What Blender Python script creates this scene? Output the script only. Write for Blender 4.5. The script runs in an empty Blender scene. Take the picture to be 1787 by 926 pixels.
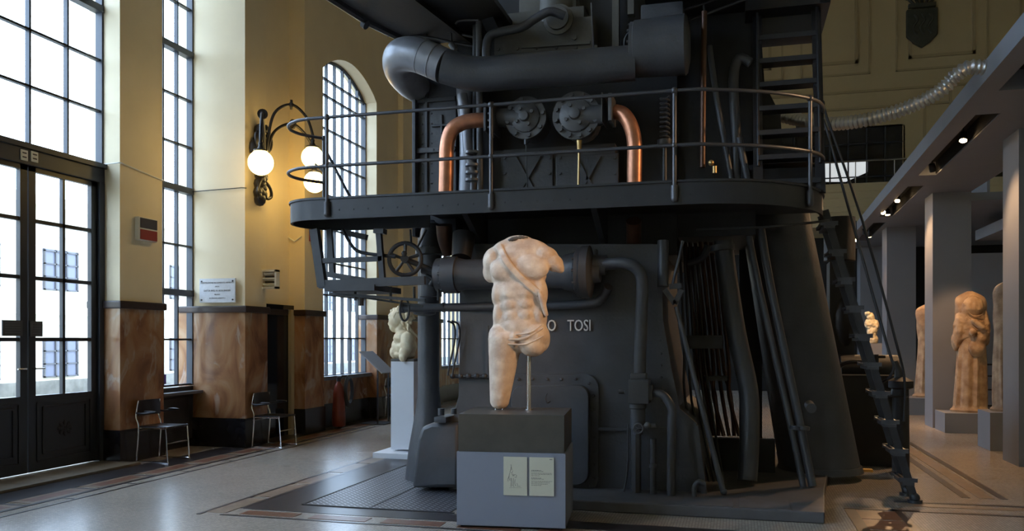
import bpy, bmesh, math, random
from mathutils import Vector, Matrix, Quaternion
random.seed(7)
PI = math.pi
S = bpy.context.scene
COL = S.collection

# ------------------------------------------------------------------ camera
F = 1450.0; CX, HY = 893.5, 592.0; CAMH = 1.6; YAW = math.atan(391.5 / F)
cam_d = bpy.data.cameras.new('camera'); cam = bpy.data.objects.new('camera', cam_d); COL.objects.link(cam)
cam.location = (0, 0, CAMH); cam.rotation_euler = (PI / 2, 0, YAW)
cam_d.sensor_width = 36; cam_d.lens = F / 1787 * 36; cam_d.shift_y = (HY - 463) / 1787
cam_d.clip_start = 0.05; cam_d.clip_end = 300
S.camera = cam
# ------------------------------------------------------------------ light
W = bpy.data.worlds.new('sky'); S.world = W; W.use_nodes = True
bg = W.node_tree.nodes['Background']
bg.inputs[0].default_value = (0.56, 0.74, 1.0, 1); bg.inputs[1].default_value = 11.5
S.view_settings.view_transform = 'Standard'; S.view_settings.look = 'None'
S.view_settings.exposure = 0.0; S.view_settings.gamma = 1; S.view_settings.use_curve_mapping = False
S.cycles.max_bounces = 8; S.cycles.diffuse_bounces = 5; S.cycles.transparent_max_bounces = 12
S.cycles.use_denoising = True
try: S.cycles.sample_clamp_indirect = 8.0
except Exception: pass

# ------------------------------------------------------------------ projection helpers: pixel on a plane of the room -> point
CA, SA = math.cos(YAW), math.sin(YAW)
def ray(u): 
    L = (u - CX) / F
    return (CA * L - SA, SA * L + CA)
def P(u, v, Y):
    dx, dy = ray(u); t = Y / dy
    return Vector((dx * t, Y, CAMH + (HY - v) / F * t))
def PX(u, v, X):
    dx, dy = ray(u); t = X / dx
    return Vector((X, dy * t, CAMH + (HY - v) / F * t))
def G(u, v, z=0.0):
    t = (CAMH - z) * F / (v - HY); dx, dy = ray(u)
    return Vector((dx * t, dy * t, z))
def pxm(u, Y):            # pixels per metre on plane Y
    return F / (Y / ray(u)[1])

# ------------------------------------------------------------------ materials
MATS = {}
def mat(name, col, rough=0.6, metal=0.0, noise=0.0, nscale=8.0, bump=0.0, col2=None, emis=0.0, spec=None, bscale=None):
    m = bpy.data.materials.new(name); m.use_nodes = True; MATS[name] = m
    nt = m.node_tree; b = nt.nodes['Principled BSDF']
    b.inputs['Base Color'].default_value = (*col, 1); b.inputs['Roughness'].default_value = rough
    b.inputs['Metallic'].default_value = metal
    if spec is not None: b.inputs['Specular IOR Level'].default_value = spec
    if noise > 0 or bump > 0:
        tc = nt.nodes.new('ShaderNodeTexCoord'); nz = nt.nodes.new('ShaderNodeTexNoise')
        nz.inputs['Scale'].default_value = nscale; nz.inputs['Detail'].default_value = 6
        nt.links.new(tc.outputs['Object'], nz.inputs['Vector'])
        if noise > 0:
            rp = nt.nodes.new('ShaderNodeValToRGB'); c2 = col2 or tuple(c * (1 - noise) for c in col)
            rp.color_ramp.elements[0].position = 0.35; rp.color_ramp.elements[1].position = 0.68
            rp.color_ramp.elements[0].color = (*c2, 1); rp.color_ramp.elements[1].color = (*col, 1)
            nt.links.new(nz.outputs['Fac'], rp.inputs['Fac']); nt.links.new(rp.outputs['Color'], b.inputs['Base Color'])
        if bump > 0:
            n2 = nt.nodes.new('ShaderNodeTexNoise'); n2.inputs['Scale'].default_value = bscale or nscale * 5; n2.inputs['Detail'].default_value = 4
            nt.links.new(tc.outputs['Object'], n2.inputs['Vector'])
            bp = nt.nodes.new('ShaderNodeBump'); bp.inputs['Strength'].default_value = bump; bp.inputs['Distance'].default_value = 0.01
            nt.links.new(n2.outputs['Fac'], bp.inputs['Height']); nt.links.new(bp.outputs['Normal'], b.inputs['Normal'])
    if emis > 0:
        b.inputs['Emission Color'].default_value = (*col, 1); b.inputs['Emission Strength'].default_value = emis
    return m
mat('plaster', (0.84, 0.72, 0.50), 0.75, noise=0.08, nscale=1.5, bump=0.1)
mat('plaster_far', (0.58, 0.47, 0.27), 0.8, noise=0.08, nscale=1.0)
mat('ceiling_paint', (0.55, 0.48, 0.36), 0.9)
mat('black_marble', (0.018, 0.018, 0.022), 0.25, noise=0.3, nscale=5)
mat('cap_marble', (0.045, 0.025, 0.022), 0.3, noise=0.3, nscale=6)
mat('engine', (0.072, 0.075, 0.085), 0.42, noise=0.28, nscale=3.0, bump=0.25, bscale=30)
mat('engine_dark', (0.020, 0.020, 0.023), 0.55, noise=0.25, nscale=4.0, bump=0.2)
mat('engine_light', (0.12, 0.12, 0.125), 0.45, noise=0.25, nscale=5, bump=0.2)
mat('engine_head', (0.115, 0.108, 0.092), 0.6, noise=0.2, nscale=5, bump=0.2)
mat('iron', (0.032, 0.034, 0.040), 0.42, noise=0.2, nscale=9)
mat('black_iron', (0.02, 0.02, 0.024), 0.4)
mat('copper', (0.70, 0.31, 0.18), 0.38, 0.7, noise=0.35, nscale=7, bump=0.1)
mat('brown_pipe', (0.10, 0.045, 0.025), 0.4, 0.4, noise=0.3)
mat('brass', (0.55, 0.38, 0.16), 0.35, 0.8)
mat('steel', (0.55, 0.56, 0.58), 0.25, 0.9)
mat('steel_rail', (0.09, 0.09, 0.10), 0.38, 0.5)
mat('chrome', (0.8, 0.8, 0.82), 0.12, 1.0)
mat('duct', (0.55, 0.54, 0.52), 0.32, 0.85)
mat('plate', (0.16, 0.17, 0.20), 0.4, 0.3)
mat('grey_paint', (0.24, 0.245, 0.27), 0.55, noise=0.05, nscale=2)
mat('ped_paint', (0.26, 0.28, 0.35), 0.5, noise=0.04, nscale=2)
mat('ped_dark', (0.085, 0.078, 0.068), 0.4, noise=0.15, nscale=9)
mat('ped_white', (0.70, 0.72, 0.76), 0.5)
mat('slot_black', (0.012, 0.012, 0.012), 0.8)
mat('marble_stat', (0.80, 0.66, 0.53), 0.55, noise=1, nscale=9, col2=(0.55, 0.40, 0.30), bump=0.35, bscale=60)
mat('marble_warm', (0.60, 0.40, 0.23), 0.6, noise=1, nscale=6, col2=(0.33, 0.19, 0.10), bump=0.4, bscale=50)
mat('marble_bust', (0.82, 0.72, 0.50), 0.5, noise=1, nscale=9, col2=(0.66, 0.52, 0.32), bump=0.2, bscale=50)
mat('stone_break', (0.13, 0.12, 0.11), 0.8, noise=0.4, nscale=20)
mat('card', (0.66, 0.64, 0.52), 0.6)
mat('ink', (0.08, 0.08, 0.08), 0.7)
mat('plaque', (0.68, 0.70, 0.74), 0.35, noise=0.1, nscale=30)
mat('white_box', (0.78, 0.78, 0.72), 0.5)
mat('white_letter', (0.72, 0.73, 0.72), 0.4)
mat('red', (0.20, 0.035, 0.02), 0.4, noise=0.3, nscale=6)
mat('panel_red', (0.25, 0.02, 0.02), 0.4)
mat('panel_blue', (0.02, 0.025, 0.06), 0.4)
mat('purple', (0.12, 0.06, 0.45), 0.5)
mat('black_plastic', (0.012, 0.012, 0.015), 0.35)
mat('rubber', (0.02, 0.02, 0.02), 0.6)
mat('window_iron', (0.035, 0.042, 0.055), 0.45)
mat('door_wood', (0.022, 0.024, 0.028), 0.4)
mat('threshold', (0.20, 0.16, 0.11), 0.5, noise=0.3)
mat('inlay_dark', (0.035, 0.030, 0.034), 0.3, noise=0.3, nscale=10)
mat('inlay_red', (0.20, 0.085, 0.05), 0.32, noise=0.4, nscale=10)
mat('inlay_tan', (0.28, 0.20, 0.14), 0.32, noise=0.3, nscale=10)
mat('grey_stone', (0.12, 0.118, 0.125), 0.5, noise=0.25, nscale=5)
mat('facade', (0.92, 0.85, 0.68), 0.8, noise=0.05, nscale=0.6)
mat('facade_white', (0.85, 0.82, 0.76), 0.8)
mat('facade_glass', (0.17, 0.18, 0.25), 0.35)
mat('facade_stone', (0.25, 0.24, 0.21), 0.8, noise=0.4, nscale=3)
mat('yard', (0.35, 0.34, 0.32), 0.9)
mat('globe', (1.0, 0.68, 0.22), 0.3, emis=17.0)
mat('lens', (1.0, 0.66, 0.32), 0.3, emis=60.0)
mat('dark_glass', (0.010, 0.012, 0.018), 0.06)
mat('reflection_glow', (0.80, 0.84, 0.86), 0.4, emis=0.7)  # emission stands in for daylight mirrored in the dark back window
mat('pale_pipe', (0.26, 0.265, 0.29), 0.36, 0.25, noise=0.2, nscale=6, bump=0.1)
mat('crest', (0.06, 0.065, 0.05), 0.6, noise=0.3)
mat('moulding', (0.44, 0.35, 0.20), 0.8)
mat('yellow_tag', (0.85, 0.50, 0.12), 0.6)

def marble():
    m = bpy.data.materials.new('orange_marble'); m.use_nodes = True; MATS['orange_marble'] = m
    nt = m.node_tree; b = nt.nodes['Principled BSDF']; b.inputs['Roughness'].default_value = 0.22
    tc = nt.nodes.new('ShaderNodeTexCoord')
    mp = nt.nodes.new('ShaderNodeMapping'); mp.inputs['Rotation'].default_value = (0.6, 0.5, 0.3); mp.inputs['Scale'].default_value = (1, 1, 0.55)
    nt.links.new(tc.outputs['Object'], mp.inputs['Vector'])
    n1 = nt.nodes.new('ShaderNodeTexNoise'); n1.inputs['Scale'].default_value = 1.8; n1.inputs['Detail'].default_value = 8; n1.inputs['Distortion'].default_value = 1.8
    nt.links.new(mp.outputs[0], n1.inputs['Vector'])
    r = nt.nodes.new('ShaderNodeValToRGB'); e = r.color_ramp.elements
    e[0].position = 0.30; e[0].color = (0.16, 0.062, 0.032, 1); e[1].position = 0.72; e[1].color = (0.46, 0.30, 0.18, 1)
    x = e.new(0.5); x.color = (0.34, 0.17, 0.08, 1)
    nt.links.new(n1.outputs['Fac'], r.inputs['Fac'])
    n2 = nt.nodes.new('ShaderNodeTexNoise'); n2.inputs['Scale'].default_value = 1.1; n2.inputs['Detail'].default_value = 10; n2.inputs['Distortion'].default_value = 3.0
    nt.links.new(mp.outputs[0], n2.inputs['Vector'])
    r2 = nt.nodes.new('ShaderNodeValToRGB'); f = r2.color_ramp.elements
    f[0].position = 0.56; f[0].color = (0, 0, 0, 1); f[1].position = 0.70; f[1].color = (0, 0, 0, 1)
    y = f.new(0.62); y.color = (0.6, 0.6, 0.6, 1)
    nt.links.new(n2.outputs['Fac'], r2.inputs['Fac'])
    mx = nt.nodes.new('ShaderNodeMixRGB'); mx.inputs[2].default_value = (0.46, 0.38, 0.31, 1)
    nt.links.new(r2.outputs[0], mx.inputs[0]); nt.links.new(r.outputs[0], mx.inputs[1]); nt.links.new(mx.outputs[0], b.inputs['Base Color'])
marble()
def floor_mat():
    m = bpy.data.materials.new('mosaic_floor'); m.use_nodes = True; MATS['mosaic_floor'] = m
    nt = m.node_tree; b = nt.nodes['Principled BSDF']
    tc = nt.nodes.new('ShaderNodeTexCoord')
    br = nt.nodes.new('ShaderNodeTexBrick'); br.offset = 0.0
    br.inputs['Scale'].default_value = 1.0; br.inputs['Brick Width'].default_value = 0.026; br.inputs['Row Height'].default_value = 0.026
    br.inputs['Mortar Size'].default_value = 0.0022; br.inputs['Color1'].default_value = (0.44, 0.395, 0.34, 1); br.inputs['Color2'].default_value = (0.35, 0.31, 0.27, 1)
    br.inputs['Mortar'].default_value = (0.22, 0.195, 0.17, 1)
    nt.links.new(tc.outputs['Object'], br.inputs['Vector'])
    nz = nt.nodes.new('ShaderNodeTexNoise'); nz.inputs['Scale'].default_value = 1.2; nz.inputs['Detail'].default_value = 7
    nt.links.new(tc.outputs['Object'], nz.inputs['Vector'])
    r = nt.nodes.new('ShaderNodeValToRGB'); r.color_ramp.elements[0].color = (0.90, 0.88, 0.86, 1); r.color_ramp.elements[1].color = (1.05, 1.03, 1.0, 1)
    r.color_ramp.elements[0].position = 0.3; r.color_ramp.elements[1].position = 0.7
    nt.links.new(nz.outputs['Fac'], r.inputs['Fac'])
    mx = nt.nodes.new('ShaderNodeMixRGB'); mx.blend_type = 'MULTIPLY'; mx.inputs[0].default_value = 1
    nt.links.new(br.outputs['Color'], mx.inputs[1]); nt.links.new(r.outputs[0], mx.inputs[2]); nt.links.new(mx.outputs[0], b.inputs['Base Color'])
    n3 = nt.nodes.new('ShaderNodeTexNoise'); n3.inputs['Scale'].default_value = 3; n3.inputs['Detail'].default_value = 5
    nt.links.new(tc.outputs['Object'], n3.inputs['Vector'])
    mr = nt.nodes.new('ShaderNodeMapRange'); mr.inputs[3].default_value = 0.21; mr.inputs[4].default_value = 0.27
    nt.links.new(n3.outputs['Fac'], mr.inputs[0]); nt.links.new(mr.outputs[0], b.inputs['Roughness'])
    bp = nt.nodes.new('ShaderNodeBump'); bp.inputs['Strength'].default_value = 0.12; bp.inputs['Distance'].default_value = 0.002
    nt.links.new(br.outputs['Fac'], bp.inputs['Height']); bp.invert = True; nt.links.new(bp.outputs[0], b.inputs['Normal'])
floor_mat()
def cheq_mat():
    m = bpy.data.materials.new('chequer'); m.use_nodes = True; MATS['chequer'] = m
    nt = m.node_tree; b = nt.nodes['Principled BSDF']; b.inputs['Roughness'].default_value = 0.38; b.inputs['Metallic'].default_value = 0.4
    tc = nt.nodes.new('ShaderNodeTexCoord'); mp = nt.nodes.new('ShaderNodeMapping'); mp.inputs['Rotation'].default_value = (0, 0, PI / 4)
    nt.links.new(tc.outputs['Object'], mp.inputs['Vector'])
    ck = nt.nodes.new('ShaderNodeTexBrick'); ck.offset = 0.5
    ck.inputs['Scale'].default_value = 1; ck.inputs['Brick Width'].default_value = 0.10; ck.inputs['Row Height'].default_value = 0.045; ck.inputs['Mortar Size'].default_value = 0.016
    ck.inputs['Color1'].default_value = (0.36, 0.365, 0.40, 1); ck.inputs['Color2'].default_value = (0.30, 0.305, 0.34, 1); ck.inputs['Mortar'].default_value = (0.05, 0.05, 0.06, 1)
    nt.links.new(mp.outputs[0], ck.inputs['Vector']); nt.links.new(ck.outputs['Color'], b.inputs['Base Color'])
    bp = nt.nodes.new('ShaderNodeBump'); bp.inputs['Strength'].default_value = 0.6; bp.inputs['Distance'].default_value = 0.004; bp.invert = True
    nt.links.new(ck.outputs['Fac'], bp.inputs['Height']); nt.links.new(bp.outputs[0], b.inputs['Normal'])
cheq_mat()
def glass_mat():
    m = bpy.data.materials.new('window_glass'); m.use_nodes = True; MATS['window_glass'] = m
    nt = m.node_tree; nt.nodes.remove(nt.nodes['Principled BSDF']); out = nt.nodes['Material Output']
    t = nt.nodes.new('ShaderNodeBsdfTransparent'); t.inputs[0].default_value = (0.96, 0.98, 0.98, 1)
    g = nt.nodes.new('ShaderNodeBsdfGlossy'); g.inputs['Roughness'].default_value = 0.02
    lw = nt.nodes.new('ShaderNodeLayerWeight'); lw.inputs[0].default_value = 0.25; fr = nt.nodes.new('ShaderNodeMapRange'); fr.inputs[3].default_value = 0.04; fr.inputs[4].default_value = 0.5; nt.links.new(lw.outputs['Facing'], fr.inputs[0])
    mx = nt.nodes.new('ShaderNodeMixShader')
    nt.links.new(fr.outputs[0], mx.inputs[0]); nt.links.new(t.outputs[0], mx.inputs[1]); nt.links.new(g.outputs[0], mx.inputs[2]); nt.links.new(mx.outputs[0], out.inputs[0])
glass_mat()

# ------------------------------------------------------------------ mesh builder
WLOC = {}
class MB:
    def __init__(s): s.bm = bmesh.new()
    def _tr(s, verts, M): 
        for v in verts: v.co = M @ v.co
    def box(s, a, b, bevel=0.0, rot=None):
        a, b = Vector(a), Vector(b); c = (a + b) / 2; d = b - a
        r = bmesh.ops.create_cube(s.bm, size=1.0); vs = r['verts']
        M = Matrix.Translation(c) @ (rot.to_4x4() if rot else Matrix.Identity(4)) @ Matrix.Diagonal((abs(d.x), abs(d.y), abs(d.z), 1))
        s._tr(vs, M)
        if bevel > 0:
            es = list({e for v in vs for e in v.link_edges})
            bmesh.ops.bevel(s.bm, geom=es, offset=bevel, segments=2, profile=0.7, affect='EDGES')
        return s
    def cyl(s, p0, p1, r0, r1=None, seg=20, caps=True):
        p0, p1 = Vector(p0), Vector(p1); r1 = r0 if r1 is None else r1; d = p1 - p0
        if d.length < 1e-6: return s
        q = d.to_track_quat('Z', 'Y').to_matrix().to_4x4()
        r = bmesh.ops.create_cone(s.bm, cap_ends=caps, segments=seg, radius1=r0, radius2=r1, depth=d.length)
        s._tr(r['verts'], Matrix.Translation((p0 + p1) / 2) @ q); return s
    def sph(s, c, r, seg=20, rot=None):
        rr = (r, r, r) if not hasattr(r, '__len__') else r
        o = bmesh.ops.create_uvsphere(s.bm, u_segments=seg, v_segments=max(6, seg // 2), radius=1)
        M = Matrix.Translation(Vector(c)) @ (rot.to_matrix().to_4x4() if rot else Matrix.Identity(4)) @ Matrix.Diagonal((*rr, 1))
        s._tr(o['verts'], M); return s
    def tube(s, pts, r, seg=12, closed=False, smooth=0, caps=True):
        pts = [Vector(p) for p in pts]
        if smooth: pts, r = spline(pts, smooth, closed, r)
        n = len(pts); rs = r if hasattr(r, '__len__') else [r] * n
        rings = []; up = None
        for i, p in enumerate(pts):
            a = pts[(i - 1) % n] if (closed or i > 0) else p; b = pts[(i + 1) % n] if (closed or i < n - 1) else p
            t = (b - a).normalized()
            if up is None:
                up = Vector((0, 0, 1)) if abs(t.z) < 0.9 else Vector((1, 0, 0))
            up = (up - t * up.dot(t)).normalized(); w = t.cross(up)
            rings.append([s.bm.verts.new(p + (up * math.cos(2 * PI * k / seg) + w * math.sin(2 * PI * k / seg)) * rs[i]) for k in range(seg)])
        m = n if closed else n - 1
        for i in range(m):
            A, B = rings[i], rings[(i + 1) % n]
            for k in range(seg): s.bm.faces.new((A[k], A[(k + 1) % seg], B[(k + 1) % seg], B[k]))
        if not closed and caps: 
            s.bm.faces.new(rings[0][::-1]); s.bm.faces.new(rings[-1])
        return s
    def lathe(s, prof, p0, axis, seg=28):    # prof: (distance along axis, radius)
        p0 = Vector(p0); ax = Vector(axis).normalized(); q = ax.to_track_quat('Z', 'Y').to_matrix()
        rings = []
        for (h, r) in prof:
            rings.append([s.bm.verts.new(p0 + q @ Vector((math.cos(2 * PI * k / seg) * max(r, 1e-4), math.sin(2 * PI * k / seg) * max(r, 1e-4), h))) for k in range(seg)])
        for A, B in zip(rings, rings[1:]):
            for k in range(seg): s.bm.faces.new((A[k], A[(k + 1) % seg], B[(k + 1) % seg], B[k]))
        s.bm.faces.new(rings[0][::-1]); s.bm.faces.new(rings[-1]); return s
    def prism(s, poly, ext):                 # planar polygon swept by a vector
        ext = Vector(ext); a = [s.bm.verts.new(Vector(p)) for p in poly]; b = [s.bm.verts.new(Vector(p) + ext) for p in poly]
        s.bm.faces.new(a); s.bm.faces.new(b[::-1]); n = len(a)
        for i in range(n): s.bm.faces.new((a[(i + 1) % n], a[i], b[i], b[(i + 1) % n]))
        return s
    def bar(s, p0, p1, w, h, up=(0, 0, 1)):
        p0, p1 = Vector(p0), Vector(p1); t = (p1 - p0).normalized(); up = Vector(up)
        if abs(t.dot(up)) > 0.98: up = Vector((0, 1, 0))
        side = t.cross(up).normalized(); u2 = side.cross(t)
        q = [p0 + side * a * w / 2 + u2 * b * h / 2 for a, b in ((-1, -1), (1, -1), (1, 1), (-1, 1))]
        return s.prism(q, p1 - p0)
    def bolt(s, c, n, r=0.012, h=0.012):
        n = Vector(n).normalized(); s.cyl(Vector(c), Vector(c) + n * h, r, r, 6); return s
    def bolts_ring(s, c, axis, R, n, r=0.012, h=0.014, a0=0.0):
        ax = Vector(axis).normalized(); q = ax.to_track_quat('Z', 'Y').to_matrix()
        for k in range(n):
            a = a0 + 2 * PI * k / n; s.bolt(Vector(c) + q @ Vector((R * math.cos(a), R * math.sin(a), 0)), ax, r, h)
        return s
    def bolts_line(s, a, b, n, nrm, r=0.012, h=0.012):
        a, b = Vector(a), Vector(b)
        for k in range(n): s.bolt(a.lerp(b, k / max(1, n - 1)), nrm, r, h)
        return s
    def build(s, name, m, parent=None, smooth=True, bevel=0.0, local=False):
        bm = s.bm; bmesh.ops.recalc_face_normals(bm, faces=bm.faces)
        if local: o = Vector((0, 0, 0))
        else:
            xs = [v.co for v in bm.verts]
            lo = Vector((min(c.x for c in xs), min(c.y for c in xs), min(c.z for c in xs))); hi = Vector((max(c.x for c in xs), max(c.y for c in xs), max(c.z for c in xs)))
            o = Vector(((lo.x + hi.x) / 2, (lo.y + hi.y) / 2, lo.z))
        for v in bm.verts: v.co -= o
        me = bpy.data.meshes.new(name); bm.to_mesh(me); bm.free()
        if smooth:
            for p in me.polygons: p.use_smooth = True
            try: me.set_sharp_from_angle(angle=math.radians(38))
            except Exception: pass
        ob = bpy.data.objects.new(name, me); COL.objects.link(ob)
        me.materials.append(MATS[m] if isinstance(m, str) else m)
        pw = WLOC.get(parent, Vector((0, 0, 0))) if parent else Vector((0, 0, 0))
        if local: ob.location = (0, 0, 0)
        else: ob.location = o - pw
        WLOC[ob] = o.copy()
        if parent: ob.parent = parent
        if bevel > 0:
            b = ob.modifiers.new('edge', 'BEVEL'); b.width = bevel; b.segments = 2; b.limit_method = 'ANGLE'; b.angle_limit = math.radians(40)
        return ob
def spline(pts, k, closed, r):
    n = len(pts); out = []; ro = []; hasr = hasattr(r, '__len__')
    rng = n if closed else n - 1
    for i in range(rng):
        if closed: p = [pts[(i + j) % n] for j in (-1, 0, 1, 2)]
        else: p = [pts[max(0, i - 1)], pts[i], pts[i + 1], pts[min(n - 1, i + 2)]]
        for j in range(k):
            t = j / k
            out.append(0.5 * ((2 * p[1]) + (-p[0] + p[2]) * t + (2 * p[0] - 5 * p[1] + 4 * p[2] - p[3]) * t * t + (-p[0] + 3 * p[1] - 3 * p[2] + p[3]) * t ** 3))
            if hasr: ro.append(r[i] * (1 - t) + r[(i + 1) % n] * t)
    if not closed:
        out.append(pts[-1]); 
        if hasr: ro.append(r[-1])
    return out, (ro if hasr else r)
def tag(o, label=None, cat=None, group=None, kind=None):
    if label: o['label'] = label
    if cat: o['category'] = cat
    if group: o['group'] = group
    if kind: o['kind'] = kind
    return o
def thing(name, loc, label, cat, group=None):
    o = bpy.data.objects.new(name, None); COL.objects.link(o); o.location = loc; o.empty_display_size = 0.1
    WLOC[o] = Vector(loc); return tag(o, label, cat, group)
def copy_tree(o, parent=None):
    c = o.copy(); COL.objects.link(c); c.parent = parent
    for ch in [x for x in bpy.data.objects if x.parent == o]: copy_tree(ch, c)
    return c
def text_mesh(body, size, M, m, parent, name='lettering', depth=0.004, align='CENTER'):
    cu = bpy.data.curves.new(name, 'FONT'); cu.body = body; cu.size = size; cu.extrude = depth; cu.align_x = align; cu.align_y = 'CENTER'; cu.resolution_u = 3
    t = bpy.data.objects.new('tmp', cu); COL.objects.link(t)
    bpy.context.view_layer.update()
    me = bpy.data.meshes.new_from_object(t.evaluated_get(bpy.context.evaluated_depsgraph_get()))
    bpy.data.objects.remove(t); me.transform(M)
    b = MB(); b.bm.from_mesh(me); bpy.data.meshes.remove(me)
    return b.build(name, m, parent, smooth=False)
def facing(pos, xdir, up=(0, 0, 1), sx_=1.0, sy_=1.0):        # text plane: x along xdir, y up
    x = Vector(xdir).normalized(); z = x.cross(Vector(up)).normalized(); y = z.cross(x)
    M = Matrix(((x.x, y.x, z.x), (x.y, y.y, z.y), (x.z, y.z, z.z))).to_4x4(); M.translation = Vector(pos); return M @ Matrix.Diagonal((sx_, sy_, 1, 1))
def struct(name, mb, m, parent=None, smooth=False, bevel=0.0):
    o = mb.build(name, m, parent, smooth=smooth, bevel=bevel)
    if not parent: o['kind'] = 'structure'
    return o

# ================================================================== SETTING
HT = 14.0; YB = 27.0; XR = 9.5; YN = -6.0
struct('floor', MB().box((-9.5, YN - .3, -0.2), (XR + .3, YB + .3, 0)), 'mosaic_floor')
struct('ceiling', MB().box((-9.5, YN - .3, HT), (XR + .3, YB + .3, HT + .2)), 'ceiling_paint')
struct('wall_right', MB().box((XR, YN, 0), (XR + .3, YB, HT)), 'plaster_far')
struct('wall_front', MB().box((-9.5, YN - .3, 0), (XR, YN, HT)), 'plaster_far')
XO = -8.15
# left wall: solid pieces (x of face, y0, y1), piers full height
def pier(mb, mm, mk, mc, x, y0, y1, x_back=XO, z1=HT, z0=0.0):
    mb.box((x_back, y0, 2.1), (x, y1, z1))
    mm.box((x_back, y0 - .012, 0.43), (x + .012, y1 + .012, 2.0))
    mk.box((x_back, y0 - .03, 0.0), (x + .03, y1 + .03, 0.43))
    mc.box((x_back, y0 - .045, 2.0), (x + .045, y1 + .045, 2.1), bevel=.02)
wl, mm, mk, mc = MB(), MB(), MB(), MB()
pier(wl, mm, mk, mc, -7.67, 9.02, 9.84)
pier(wl, mm, mk, mc, -7.02, 10.84, 11.42)
pier(wl, mm, mk, mc, -7.31, 11.42, 12.6, -7.6)
pier(wl, mm, mk, mc, -7.02, 12.6, 13.25, -7.42)
for (a, b) in ((15.5, 19.3), (21.7, 24.0), (26.4, YB)): pier(wl, mm, mk, mc, -7.02, a, b, -7.42)
pier(wl, mm, mk, mc, -6.90, 16.6, 17.6, -7.3)
for (a, b) in ((5.3, 6.75), (1.3, 2.6), (-2.6, -1.3), (YN, -5.2)): pier(wl, mm, mk, mc, -7.67, a, b)
# above doors and below sills
for (a, b, x) in ((6.75, 9.02, -7.67), (9.84, 10.84, -7.67), (2.6, 5.3, -7.67), (-1.3, 1.3, -7.67), (-5.2, -2.6, -7.67)):
    wl.box((XO, a, 9.6), (x, b, HT))
ARC = []
def arch_head(y0, y1, zs, rise, x):         # solid wall above a segmental arch
    n = 16; pts = [(x, y0, HT), (x, y0, zs)]
    for k in range(1, n):
        t = k / n; y = y0 + (y1 - y0) * t; z = zs + rise * math.sin(PI * t) ** 0.8
        pts.append((x, y, z))
    pts += [(x, y1, zs), (x, y1, HT)]
    wl.prism([Vector(p) for p in pts], (-7.42 - x, 0, 0))
sills = MB()
for (a, b) in ((13.25, 15.5), (19.3, 21.7), (24.0, 26.4)):
    arch_head(a, b, 6.38, 0.42, -7.02)
    mm.box((-7.42, a, 0.43), (-7.20, b, 0.86)); mk.box((-7.42, a, 0), (-7.17, b, 0.43)); sills.box((-7.42, a, 0.86), (-7.12, b, 0.93))
mk.box((XO, 9.84, 0), (-7.93, 10.84, .12))
for (a, b) in ((2.6, 5.3), (-1.3, 1.3), (-5.2, -2.6)):
    mk.box((XO, a, 0), (-7.9, b, 0.43)); mm.box((XO, a, 0.43), (-7.9, b, 0.9))
wl_o = struct('wall_left', wl, 'plaster')
struct('trim_1', mm, 'orange_marble'); struct('baseboard_left', mk, 'black_marble'); struct('trim_2', mc, 'cap_marble'); struct('trim_3', sills, 'grey_stone')

def window(name, x, y0, y1, zs, ys, heavy=(), arch=None, tw=0.028, frame=0.05):
    f = MB()
    top = zs[-1]
    def ztop(y):
        if not arch: return top
        t = (y - y0) / (y1 - y0); return arch[0] + arch[1] * math.sin(PI * min(max(t, 0), 1)) ** 0.8
    for y in ys:
        f.box((x - .03, y - tw / 2, zs[0]), (x + .03, y + tw / 2, ztop(y)))
    for z in zs:
        if arch and z > arch[0]: continue
        h = 0.09 if z in heavy else tw
        d = 0.06 if z in heavy else 0.03
        f.box((x - d, y0, z - h / 2), (x + d, y1, z + h / 2))
    for y in (y0, y1):
        f.box((x - .05, y - frame * .6 if y == y1 else y, zs[0]), (x + .05, y if y == y1 else y + frame * .6, ztop(y)))
    if arch:
        n = 16; pts = [Vector((x, y0 + (y1 - y0) * k / n, ztop(y0 + (y1 - y0) * k / n) - .02)) for k in range(n + 1)]
        f.tube(pts, 0.035, 6)
    o = struct(name, f, 'window_iron')
    g = MB(); n = 16
    poly = [Vector((x, y0, zs[0])), Vector((x, y1, zs[0]))] + [Vector((x, y0 + (y1 - y0) * k / n, ztop(y0 + (y1 - y0) * k / n))) for k in range(n, -1, -1)]
    if not arch: poly = [Vector((x, y0, zs[0])), Vector((x, y1, zs[0])), Vector((x, y1, top)), Vector((x, y0, top))]
    a = [g.bm.verts.new(p) for p in poly]; g.bm.faces.new(a)
    g.build('glass', 'window_glass', o, smooth=False)
    return o
zsu = [3.87, 4.55, 5.21, 5.87, 6.55, 7.2, 7.85, 8.5, 9.2, 9.6]
window('window_1', -7.97, 6.75, 9.02, zsu, [7.315, 7.88, 8.45], heavy=(5.87, 8.5))
window('window_2', -7.95, 9.84, 10.84, [.93, 1.6, 2.29, 2.99, 3.82, 4.48, 5.18, 5.87, 6.55, 7.2, 7.85, 8.5, 9.6], [10.19, 10.51], heavy=(2.29, 3.82, 5.87, 8.5))
zs3 = [.93, 1.62, 2.42, 3.02, 3.64, 4.26, 4.87, 5.47, 6.08, 6.38]
for n, (a, b) in enumerate(((13.25, 15.5), (19.3, 21.7), (24.0, 26.4))):
    k = 7; window('window_%d' % (3 + n), -7.3, a, b, zs3, [a + (b - a) * j / k for j in range(1, k)], arch=(6.38, .42), tw=.026)
for n, (a, b) in enumerate(((2.6, 5.3), (-1.3, 1.3), (-5.2, -2.6))):
    window('window_%d' % (6 + n), -7.97, a, b, [.9, 1.6, 2.3, 3.0, 3.8, 4.5, 5.2, 5.87, 6.55, 7.2, 7.85, 8.5, 9.6], [a + (b - a) * j / 4 for j in (1, 2, 3)], heavy=(3.8, 5.87))
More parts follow.
